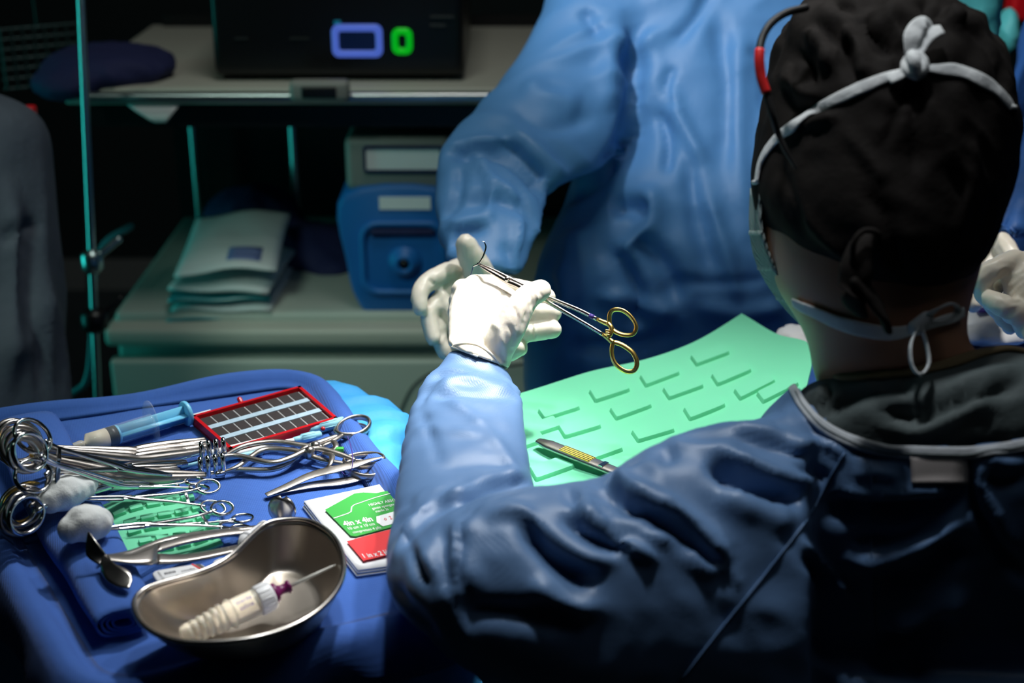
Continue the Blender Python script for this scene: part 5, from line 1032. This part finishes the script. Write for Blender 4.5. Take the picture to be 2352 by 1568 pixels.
# ---- tissue forceps
fp = thing('tissue_forceps', 'open steel tissue forceps lying alone on the towel below the retractors', 'forceps', onz(612, 1135, TRZ))
for pl, hs in (([(612, 1136), (655, 1118), (712, 1092), (765, 1078), (810, 1068), (850, 1056), (878, 1049)], [.004, .006, .010, .013, .014, .015, .016]), ([(612, 1136), (660, 1124), (725, 1112), (780, 1106), (820, 1098), (855, 1085), (876, 1074)], [.003, .003, .003, .003, .003, .003, .003])):
    b = MB(); b.tube(cr([onz(x, y, TRZ + h) for (x, y), h in zip(pl, hs)], 6), [.0030, .0040, .0050, .0056, .0048, .0024, .0010], seg=14, sx=1, sy=.18, up=(0, -.2, 1), pw=.8); lg = b.build('leg', M['satin'], fp)
    b = MB(); n_ = 16
    for i in range(n_):
        s = i / n_; q = onz(np.interp(s, [0, 1], pl[3]) if 0 else pl[2][0] + 20 + (pl[4][0] - pl[2][0] - 20) * s, 0 + (pl[2][1] - 6 + (pl[4][1] - pl[2][1] + 2) * s) + 14, TRZ + hs[2] + .0018)
    if b.n: b.build('grip_ridges', M['chrome'], lg, smooth=False)
# suture thread caught over the forceps
b = MB(); q = [onz(798, 1002, TRZ + .012), onz(806, 1025, TRZ + .022), onz(810, 1050, TRZ + .024), onz(808, 1075, TRZ + .018), onz(798, 1092, TRZ + .006), onz(786, 1084, TRZ + .004), onz(783, 1074, TRZ + .004)]; b.tube(cr(q, 8), .00045, seg=6)
tag(b.build('suture_thread', M['thread']), 'fine violet suture thread draped over the retractor rings and forceps', 'thread')

# ---- double ended hand retractors
def plate(rowsA, rowsB, z0, z1, th=.0022, n=6, m=5):
    """flat bar between two drawn edges on the tray, rising from z0 (left) to z1 (right)"""
    A_2, B_2 = cr(rowsA, n), cr(rowsB, n); k = len(A_2); G = []
    for i in range(k):
        z = TRZ + z0 + (z1 - z0) * i / (k - 1); G.append([onz(*(A_2[i] * (1 - v) + B_2[i] * v), z + .0008 * math.sin(math.pi * v)) for v in np.linspace(0, 1, m)])
    b = MB(); b.slab(G, -th if np.cross(G[1][0] - G[0][0], G[0][1] - G[0][0])[2] < 0 else th); return b
def blade(L_, R_, m):
    A_2, B_2 = cr([onz(x, y, TRZ + h) for x, y, h in L_], 6), cr([onz(x, y, TRZ + h) for x, y, h in R_], 6)
    b = MB(); b.slab([[A_2[i] * (1 - v) + B_2[i] * v for v in np.linspace(0, 1, 7)] for i in range(len(A_2))], .0014); return b
t = thing('hand_retractor', 'slotted hand retractor, nearest the camera, its dark blade lying on the rolled towel', 'retractor', onz(300, 1285, TRZ), 'double ended hand retractors')
b = plate([(240, 1272), (300, 1269), (345, 1252), (362, 1246)], [(240, 1286), (300, 1293), (345, 1293), (362, 1292)], .037, .026); 
for A_3, B_3 in (([(360, 1247), (430, 1228), (520, 1213), (610, 1206)], [(360, 1266), (430, 1246), (520, 1229), (610, 1221)]), ([(360, 1270), (420, 1272), (500, 1259), (620, 1234)], [(360, 1292), (430, 1288), (520, 1270), (625, 1246)])):
    q = plate(A_3, B_3, .026, .008); 
    for vv in q.v: b.v.append(vv)
    b.f += [tuple(i + b.n for i in f) for f in q.f]; b.mi += q.mi; b.n += q.n
b.build('slotted_handle', M['satin'], t)
blade([(234, 1274, .040), (231, 1300, .037), (243, 1330, .034), (268, 1346, .033), (296, 1350, .033)], [(246, 1272, .041), (262, 1292, .041), (284, 1304, .040), (300, 1315, .038), (304, 1332, .035)], 0).build('blade', M['steel'], t)
t = thing('hand_retractor', 'hand retractor behind the slotted one, its blade tip standing right below the lower gauze ball', 'retractor', onz(230, 1290, TRZ), 'double ended hand retractors')
plate([(228, 1276), (300, 1262), (400, 1228), (600, 1204)], [(228, 1286), (300, 1272), (400, 1238), (600, 1212)], .034, .010).build('handle', M['satin'], t)
blade([(201, 1221, .054), (197, 1250, .046), (200, 1278, .039), (229, 1297, .036)], [(205, 1221, .054), (220, 1243, .050), (236, 1264, .044), (250, 1279, .038)], 0).build('blade', M['steel'], t)
# spoon shaped blade standing at the far end, beside the kidney dish
c0 = onz(662, 1204, TRZ + .004); b = MB(); G = []
for i in range(10):
    s = i / 9; row = []
    for j in range(9):
        v_ = j / 8 - .5; w_ = .0140 * math.sqrt(max(.02, 1 - (2 * s - 1.0) ** 2 * .96)); row.append(c0 + np.array((-.006 * (1 - s) + v_ * 2 * w_ * .9 - .004 * s, .004 * s + .012 * (v_ ** 2) + v_ * w_ * -.6, .001 + .023 * s)))
    G.append(row)
b.slab(G, .0013); b.tube([c0 + (-.004, 0, .002), c0 + (.004, -.01, 0), c0 + (-.01, -.06, .001)], .0022, seg=10, sy=.6)
tag(b.build('spoon_blade', M['steel']), 'dark spoon shaped retractor blade standing up behind the kidney dish', 'retractor')

# ---- syringe
sy = thing('syringe', 'large syringe with light blue plunger and cream gel lying at the back of the tray', 'syringe', (0, 0, 0), local=True)
Ls = .125; orient(sy, onz(172, 1027, TRZ + .012), onz(432, 948, TRZ + .013), (0, 0, 1), Ls)
b = MB(); b.lathe([(.002, 0), (.0022, .010), (.0045, .011), (.0105, .014), (.0108, .082), (.0108, .084)], ax=(1, 0, 0), seg=32); bar = b.build('barrel', M['shell'], sy)
b = MB()
an = np.linspace(0, 2 * np.pi, 36, endpoint=False); L_ = [np.column_stack([np.full(36, .082 + dx), .0175 * np.cos(an), .0260 * np.sign(np.sin(an)) * abs(np.sin(an)) ** .9]) for dx in (0, .0015)]; b.loft(L_); b.build('flange', M['shell'], bar)
b = MB(); b.lathe([(.0018, .001), (.002, .010), (.0100, .0145), (.0100, .034)], ax=(1, 0, 0), seg=24); b.build('gel', M['cream'], sy)
b = MB(); b.lathe([(.004, .033), (.0101, .036), (.0101, .044)], ax=(1, 0, 0), seg=28); pl_ = None; stp = b.build('stopper', M['black'], sy)
b = MB(); b.box((.083, 0, 0), (.078, .0022, .0185)); b.box((.083, 0, 0), (.078, .0185, .0022)); b.lathe([(.0098, .044), (.0098, .0465)], ax=(1, 0, 0), seg=24)
b.lathe([(.0128, .1205), (.0135, .1215), (.0135, .124), (.0128, .125)], ax=(1, 0, 0), seg=32); b.build('plunger', M['cyan'], sy)
b = MB(); b.tube([(-.003, 0, 0), (.006, 0, 0)], [.0045, .0055], seg=14); b.build('tip_cap', M['milky'], sy)

# ---- red needle counter box
def quadframe(c):      # four pixel corners on the tray -> local frame
    w = [onz(x, y, TRZ + .010) for x, y in c]; return w
RB = quadframe([(440, 957), (690, 888), (776, 962), (528, 1034)])     # bl far left, far right, near right, near left
o0 = RB[0]; X = nz(((RB[1] - RB[0]) + (RB[2] - RB[3])) / 2); Wd = np.linalg.norm(((RB[1] - RB[0]) + (RB[2] - RB[3])) / 2); Yv = ((RB[3] - RB[0]) + (RB[2] - RB[1])) / 2; Hd = np.linalg.norm(Yv); Y = nz(Yv - X * (Yv @ X))
rbx = thing('needle_counter_box', 'open red plastic box with dark foam squares at the back of the tray', 'needle counter', o0 * (1, 1, 0) + (0, 0, TRZ))
def rb(u, v, z): return RB[0] * (1 - u) * (1 - v) + RB[1] * u * (1 - v) + RB[2] * u * v + RB[3] * (1 - u) * v + np.array((0, 0, z - .010))
def prism(mb, pts, z0, z1, inset=0):
    mb.loft([[np.array(p) * (1, 1, 0) + (0, 0, TRZ + z0) for p in pts], [np.array(p) * (1, 1, 0) + (0, 0, TRZ + z1) for p in pts]])
b = MB(); prism(b, [rb(0, 0, 0), rb(1, 0, 0), rb(1, 1, 0), rb(0, 1, 0)], .001, .004)
f_ = .03
for q in ([(0, 0), (1, 0), (1, f_ * 1.4), (0, f_ * 1.4)], [(0, 1 - f_ * 1.4), (1, 1 - f_ * 1.4), (1, 1), (0, 1)], [(0, 0), (f_, 0), (f_, 1), (0, 1)], [(1 - f_, 0), (1, 0), (1, 1), (1 - f_, 1)]): prism(b, [rb(u, v, 0) for u, v in q], .001, .0115)
for u in (.45,): b.tube([rb(u, -.02, .010), rb(u, -.06, .012)], .0028, seg=10)
for u in (.16, .84): b.tube([rb(u, 1.01, .006), rb(u, 1.04, .006)], .0022, seg=10)
b.build('case', M['red'], rbx, smooth=False)
for r_ in range(3):
    v0 = .07 + r_ * .315; b = MB(); v1 = v0 + .205
    for k_ in range(9): u0 = .045 + k_ * .1015; prism(b, [rb(u0 + .004, v0, 0), rb(u0 + .090, v0, 0), rb(u0 + .090, v1, 0), rb(u0 + .004, v1, 0)], .0035, .0085)
    b.build('foam_row', M['foam'], rbx, smooth=False)
    b = MB(); prism(b, [rb(.04, v0, 0), rb(.96, v0, 0), rb(.96, v1, 0), rb(.04, v1, 0)], .003, .0080); b.build('divider', mat('grey_divider_%d' % r_, (.36, .36, .36), .6), rbx, smooth=False)
    if r_ < 2: b = MB(); prism(b, [rb(.04, v1 + .015, 0), rb(.96, v1 + .015, 0), rb(.96, v1 + .105, 0), rb(.04, v1 + .105, 0)], .003, .0090); b.build('number_strip', M['paleblue'], rbx, smooth=False)
# ---- pens with pale blue caps
def pen(label, a, c, z, split=.74, tip=True):
    t = thing('skin_marker', label, 'marker pen', (0, 0, 0), 'white pens with pale blue caps', local=True); L = .16; orient(t, onz(*a, TRZ + z), onz(*c, TRZ + z), (0, 0, 1), L)
    b = MB(); b.tube([(.004, 0, 0), (.120, 0, 0)], .0038, seg=16); b.build('barrel', M['white'], t)
    b = MB(); b.lathe([(.0035, .116), (.0046, .117), (.0050, .124), (.0050, .128), (.0060, .1285), (.0062, .150), (.0056, .151), (.0054, .158), (.003, .16)], ax=(1, 0, 0), seg=20)
    for q in range(6): a_ = q * math.pi / 3; b.box((.139, .0060 * math.cos(a_), .0060 * math.sin(a_)), (.020, .0012, .0012))
    b.build('cap', M['palecyan'], t); return t
pen('white marker pen with pale blue cap, lying against the red box', (480, 1042), (792, 966), .006)
pen('white marker pen with pale blue cap, in front of the other pen', (500, 1052), (738, 996), .0058)
b = MB(); b.tube([onz(418, 1071, TRZ + .004), onz(475, 1060, TRZ + .004), onz(600, 1038, TRZ + .004)], [.0016, .0024, .0026], seg=12); tag(b.build('plastic_probe', M['palecyan']), 'pale blue plastic stick poking out left under the retractor prongs', 'probe')
b = MB(); b.box(onz(442, 959, TRZ + .003), (.045, .012, .002), M=np.array([[X[0], -X[1], 0], [X[1], X[0], 0], [0, 0, 1]])); tag(b.build('paper_strip', M['paper'], smooth=False), 'white paper strip end between the syringe plunger and the red box', 'paper')

# ---- gauze packet with green and red print
GP = [onz(x, y, TRZ + .006) for x, y in ((698, 1150), (935, 1098), (1040, 1275), (822, 1308))]
def gp(u, v, z=0): return GP[0] * (1 - u) * (1 - v) + GP[1] * u * (1 - v) + GP[2] * u * v + GP[3] * (1 - u) * v + np.array((0, 0, z))
gk = thing('gauze_packet', 'white booklet of gauze with green and red printed labels, partly under the sleeve', 'gauze packet', GP[0] * (1, 1, 0) + (0, 0, TRZ))
for k_, (z0, sh) in enumerate(((-.0045, .012), (-.002, .004), (.0, 0))):
    b = MB(); b.slab([[gp(u, v + sh * .4, z0 + .0008 * math.sin(u * 3) * math.sin(v * 4)) - X * sh * .15 for v in np.linspace(0, 1, 12)] for u in np.linspace(0, 1, 12)], -.0016); fl_ = b.build('folded_sheet', M['paper'], gk)
top_z = .0019
def patch_poly(pts, z, m, name, par):
    b = MB(); n = len(pts); b.loft([[gp(u, v, z) for u, v in pts], [gp(u, v, z + .0003) for u, v in pts]]); return b.build(name, m, par, smooth=False)
gl1 = patch_poly([(.10, .21), (.42, .06), (.50, .065), (.62, .115), (1.0, .115), (1.0, .66), (.22, .66), (.165, .64)][::1] if 0 else [(.105, .205), (.45, .075), (.53, .085), (.64, .13), (.97, .13), (.97, .40), (.93, .56), (.20, .62), (.155, .60)], top_z, M['green'], 'green_label', fl_)
rl = patch_poly([(.085, .66), (.40, .625), (.97, .58), (.97, .86), (.10, .93)], top_z, M['labelred'], 'red_label', fl_)
wl = patch_poly([(.50, .43), (.97, .38), (.97, .52), (.50, .565), (.47, .50)], top_z + .0004, M['paper'], 'white_panel', gl1)
b = MB(); ln = np.array([gp(u, v, top_z + .0006) for u, v in [(.12, .345), (.27, .32), (.31, .305), (.345, .245), (.38, .225), (.6, .19), (.97, .16)]]); strap(b, ln, np.array([(0, 0, 1.)] * len(ln)), .0011, .0002); b.build('white_line', M['paper'], gl1, smooth=False)
def text(body, size, fn, m, name, par, shear=0.0, th=.00015, bold=0):
    cu = bpy.data.curves.new('t', 'FONT'); cu.body = body; cu.size = 1; cu.shear = shear; cu.extrude = 0; cu.offset = bold; cu.resolution_u = 3
    o = bpy.data.objects.new('t', cu); COL.objects.link(o); dg = bpy.context.evaluated_depsgraph_get(); me = bpy.data.meshes.new_from_object(o.evaluated_get(dg)); bpy.data.objects.remove(o)
    for v in me.vertices: v.co = Vector(fn(v.co.x * size, v.co.y * size))
    me.name = name; return link(me, name, m, par, smooth=False)
gX, gY = GP[1] - GP[0], GP[3] - GP[0]
def gtext(body, u, v, size, m, par, z=top_z + .0007, **k):
    """size as a fraction of the packet width"""
    return text(body, size, lambda x, y: gp(u + x, v - y * 1.15, z), m, 'printed_text', par, **k)
gtext('4in x 4in', .165, .475, .082, M['paper'], gl1, bold=.02)
gtext('10 cm x 10 cm', .17, .53, .045, M['paper'], gl1); gtext('compresses 4 plis', .19, .585, .04, M['paper'], gl1)
gtext('HIGHLY ABSORBENT', .50, .285, .042, M['paper'], gl1); gtext('gauze sponges', .51, .335, .038, M['paper'], gl1); gtext('sterile 2s', .52, .38, .036, M['paper'], gl1)
gtext('o  2  5  5', .55, .50, .05, M['labelred'], wl, z=top_z + .0012)
gtext('1 in x 2 in', .115, .905, .068, M['paper'], rl, bold=.015); gtext('2.5 cm x 5 cm sterile', .34, .875, .035, M['paper'], rl)

# ---- small green mat
bars = []
for r_ in range(5):
    for c_i in range(5):
        x, y = 262 + r_ * 17.5 + c_i * 39 + (8 if r_ % 2 else 0), 1192 + r_ * 22 - c_i * 10.5
        bars.append([(x, y), (x + 29, y - 8), (x + 25, y - 17), (x - 4, y - 9)])
ctrl = [[(205, 1165), (260, 1152), (330, 1143), (405, 1128)], [(232, 1190), (285, 1188), (360, 1176), (440, 1158)], [(262, 1228), (320, 1226), (400, 1210), (478, 1195)], [(290, 1272), (350, 1273), (440, 1266), (512, 1248)]]
b, _ = bars_mat('small_mat', ctrl, bars, lambda x, y: 0 * x + .002 * np.sin(x / 40), .002, M['mat'], nu=50, nv=40, rise=.0030)
tag(b.build('finger_mat', M['mat'], sharp=35), 'small mint green ribbed mat on the tray under the sponge clamps', 'instrument mat')

# ---- suture packets half hidden behind the dish
def card(name, label, c, m, z=.012, marks=True, r=.15):
    w = [onz(x, y, TRZ + z) for x, y in c]; t = thing(name, label, 'suture packet', w[0] * (1, 1, 0) + (0, 0, TRZ))
    def q(u, v, dz=0): return w[0] * (1 - u) * (1 - v) + w[1] * u * (1 - v) + w[2] * u * v + w[3] * (1 - u) * v + np.array((0, 0, dz))
    pts = []
    for cx, cy, a0 in ((1 - r, 1 - r, 0), (r, 1 - r, 90), (r, r, 180), (1 - r, r, 270)):
        for i in range(6): a = R(a0 + 18 * i); pts.append((cx + r * math.cos(a), cy + r * math.sin(a)))
    b = MB(); b.loft([[q(u, v, -.007) for u, v in pts], [q(u, v, -.001) for u, v in pts], [q(.5 + (u - .5) * .95, .5 + (v - .5) * .95, 0) for u, v in pts]]); cd_ = b.build('packet', M['white'], t)
    return t, cd_, q
t, cd_, q = card('suture_packet', 'white suture packet with small black print left of the kidney dish', [(346, 1311), (462, 1292), (494, 1318), (372, 1352)], M['white'], z=.021)
def ctext(body, u, v, s, m, rot=False): return text(body, s, (lambda x, y: q(u + y * .8, v + x, .0004)) if rot else (lambda x, y: q(u + x, v - y * 1.6, .0004)), m, 'printed_text', cd_)
ctext('suture 3-0', .10, .12, .11, M['ink'], True); ctext('###', .20, .34, .13, M['ink']); ctext('-0', .33, .62, .12, M['ink']); ctext('needle', .52, .38, .10, M['ink']); ctext('3/8', .78, .62, .10, M['ink'])
b = MB(); b.loft([[q(u, v, dz) for u, v in ((.80, .0), (.83, .0), (.93, .9), (.90, .9))] for dz in (.0002, .0005)]); b.build('red_line', M['labelred'], cd_, smooth=False)
b = MB(); b.loft([[q(u, v, dz) for u, v in ((.86, .05), (.95, .12), (.985, .85), (.95, .9))] for dz in (.0002, .0005)]); b.build('grey_band', M['satin'], cd_, smooth=False)
t, cd_, q = card('suture_packet', 'white rounded packet tucked under the rim of the kidney dish', [(486, 1285), (560, 1268), (590, 1290), (492, 1312)], M['white'], z=.014, r=.3)
ctext('0.5 ml', .25, .5, .12, M['ink'])
b = MB(); a, e = onz(572, 1246, TRZ + .014), onz(612, 1222, TRZ + .014); b.tube([a, e], .0095, seg=24); b.lathe([(.0105, -.0015), (.0105, .0015)], a, nz(e - a), seg=24); b.lathe([(.0105, -.0015), (.0105, .0015)], e, nz(e - a), seg=24)
tag(b.build('tape_roll', M['white']), 'small white plastic spool just behind the kidney dish rim', 'spool')

# ---- kidney dish
rim = cr([onz(x, y, TRZ + .044) for x, y in [(308, 1400), (326, 1366), (368, 1347), (453, 1323), (500, 1303), (536, 1279), (572, 1243), (612, 1210), (660, 1200), (715, 1205), (765, 1238), (789, 1290), (783, 1345), (745, 1398), (680, 1442), (590, 1472), (490, 1483), (400, 1478), (335, 1448)]], 6, closed=True)
cR = rim.mean(0); base = cR + (rim - cR) * .66; base[:, 2] = TRZ + .004; base[:, :2] += np.array((.004, .012))
rim = rim + (0, 0, .002); base = base + (0, 0, .002); cR = cR + (0, 0, .001)
kd = thing('kidney_dish', 'stainless steel kidney dish at the front of the tray with a bottle inside', 'kidney dish', (cR[0], cR[1], TRZ))
outer = []; inner_ = []
for s in np.linspace(0, 1, 14) ** 1.5:
    w = s ** .60; z = TRZ + .007 + .039 * s; l = base * (1 - w) + rim * w; l[:, 2] = z; outer.append(l); c = l.mean(0); inner_.append(c + (l - c) * .982 + np.array((0, 0, .0012)))
bot = [base.mean(0) + (base - base.mean(0)) * s * np.array((1, 1, 0)) + np.array((0, 0, dz)) for s, dz in ((.02, -.0036), (.3, -.0034), (.6, -.0026), (.85, -.0012))]
boti = [base.mean(0) + (inner_[0] - base.mean(0)) * np.array((s, s, 1)) + np.array((0, 0, dz)) for s, dz in ((.9, -.0003), (.78, -.0010), (.6, -.0018), (.4, -.0025), (.2, -.0029), (.02, -.0030))]
b = MB(); b.loft(bot + outer + inner_[::-1] + boti); b.build('bowl', mat('dish_steel', (.58, .52, .45), .34, 1.0, bump=[('noise', 120, .08, .0005)]), kd)
b = MB(); b.tube(rim + (0, 0, .001), .0021, seg=10, closed=True); b.build('rolled_rim', M['steel'], kd)

# ---- bottle in the dish
bo = thing('medicine_bottle', 'translucent ribbed bottle with white collar and purple cap lying in the kidney dish', 'bottle', (0, 0, 0), local=True)
pa0, pa1 = onz(418, 1462, TRZ + .018), onz(640, 1358, TRZ + .030); Lb = .085; orient(bo, pa0, pa1, (0, 0, 1), Lb)
b = MB(); pr = [(.0060, 0), (.0075, .001)]
for i in range(6): x_ = .003 + i * .0058; r_ = .0078 + i * .0006; pr += [(r_, x_), (r_ + .0012, x_ + .002), (r_ + .0008, x_ + .004), (r_ - .0005, x_ + .0052)]
pr += [(.0095, .0385), (.0125, .041), (.0128, .043), (.0112, .0445), (.0112, .0465), (.0112, .064), (.0108, .066)]
b.lathe(pr, ax=(1, 0, 0), seg=32); bd = b.build('bottle_body', M['milky'], bo)
b = MB(); b.lathe([(.0095, .0655), (.0118, .066), (.0121, .0675), (.0121, .0775), (.0112, .079), (.008, .080)], ax=(1, 0, 0), seg=32)
for i in range(12): a = i * math.pi / 6; b.box((.0715, .0121 * math.cos(a), .0121 * math.sin(a)), (.011, .0008, .0008))
b.build('collar', M['white'], bo)
b = MB(); b.lathe([(.0075, .079), (.0085, .080), (.0085, .083), (.0055, .0845), (.0042, .088), (.0042, .0925), (.0055, .093), (.0055, .095), (.003, .0955)], ax=(1, 0, 0), seg=24); cp_ = b.build('cap', M['purple'], bo)
b = MB(); b.lathe([(.0016, .094), (.0015, .120), (.0011, .134), (.0005, .138)], ax=(1, 0, 0), seg=14); b.build('nozzle', mat('frosted_tip', (.85, .85, .78), .25, trans=.5), cp_)
def btxt(body, x0, a0, s): return text(body, s, lambda x, y: (x0 + x, -.01135 * math.sin(a0 - y / .0113), .01135 * math.cos(a0 - y / .0113)), mat('violet_ink', (.10, .07, .40), .6), 'printed_text', bd)
btxt('sterile', .047, .55, .0055); btxt('saline', .048, 1.05, .0055)
# ================================================================== needle holder in the near hand
nh = thing('needle_holder', 'needle holder with gold finger rings held in the foreground gloved hand', 'needle holder', P(1210, 670, 1.37))
def PP(l): return np.array([P(*q) for q in l])
nm = mat('holder_steel', (.62, .55, .50), .22, 1.0)
for k, (pl, rr_, sgn) in enumerate(([[(1096, 604, 1.392), (1125, 617, 1.386), (1163, 637, 1.378), (1192, 652, 1.372), (1260, 683, 1.357), (1330, 712, 1.343), (1372, 733, 1.335), (1400, 745, 1.330)], [.0006, .0017, .0026, .0028, .0020, .0019, .0019, .0022], 1],
                            [[(1098, 608, 1.390), (1125, 623, 1.383), (1163, 645, 1.375), (1192, 658, 1.369), (1255, 692, 1.353), (1330, 735, 1.338), (1385, 768, 1.328), (1410, 788, 1.324)], [.0006, .0016, .0025, .0026, .0019, .0018, .0018, .0022], -1])):
    p = cr(PP(pl), 6); m = len(p); cut = int(m * .86)
    b = MB(); b.tube(p[:cut + 1], np.interp(np.linspace(0, .86, 20), np.linspace(0, 1, 8), rr_), seg=12, sx=.9, sy=1.1, rnd=False); arm_ = b.build('arm', nm, nh)
    b = MB(); b.tube(p[cut:], [.0019, .0022, .0025], seg=12, rnd=False)
    if sgn > 0: rp = [(1402, 748, 1.330), (1400, 725, 1.329), (1408, 712, 1.328), (1428, 712, 1.326), (1448, 726, 1.324), (1461, 748, 1.322), (1455, 766, 1.322), (1436, 769, 1.324), (1415, 762, 1.327)]
    else: rp = [(1408, 788, 1.324), (1405, 812, 1.323), (1414, 836, 1.321), (1436, 852, 1.319), (1456, 851, 1.318), (1463, 834, 1.318), (1455, 812, 1.319), (1438, 797, 1.321), (1420, 788, 1.323)]
    b.tube(cr(PP(rp), 5, closed=True), .0021, seg=12, closed=True, sx=1.15, sy=.85); b.build('finger_ring', M['gold'], arm_)
    if sgn > 0:
        b = MB(); b.tube(PP([(1354, 724, 1.338), (1364, 729, 1.3365)]), .0023, seg=12, rnd=False); b.build('blue_band', M['thread'], arm_)
b = MB(); b.tube(cr(PP([(1398, 744, 1.328), (1404, 752, 1.326), (1402, 766, 1.325), (1398, 772, 1.325)]), 4), .0024, seg=10)
for q in range(3): b.tube(PP([(1392, 758 + q * 5, 1.323), (1399, 759 + q * 5, 1.323)]), .0009, seg=6)
b.build('ratchet', M['gold'], nh)
b = MB(); c = P(1165, 641, 1.372); b.lathe([(.0005, -.0030), (.0026, -.0026), (.0026, .0026), (.0005, .0030)], c, nz(CAM - c), seg=14); b.build('hinge', nm, nh)
b = MB(); p = cr(PP([(1087, 611, 1.393), (1098, 606, 1.391), (1106, 596, 1.390), (1113, 580, 1.390), (1116, 566, 1.390), (1112, 556, 1.390), (1107, 554, 1.390)]), 6); b.tube(p, [.0006, .0009, .0009, .0008, .0008, .0005, .0002], seg=10)
tag(b.build('suture_needle', M['chrome']), 'small curved suture needle clamped in the tip of the held needle holder', 'needle')
b = MB(); p = cr(PP([(1087, 611, 1.393), (1084, 622, 1.394), (1080, 636, 1.396), (1079, 652, 1.40)]), 6); b.tube(p, .0004, seg=6)
tag(b.build('suture_thread', M['thread']), 'short violet thread hanging from the curved needle above the glove', 'thread')
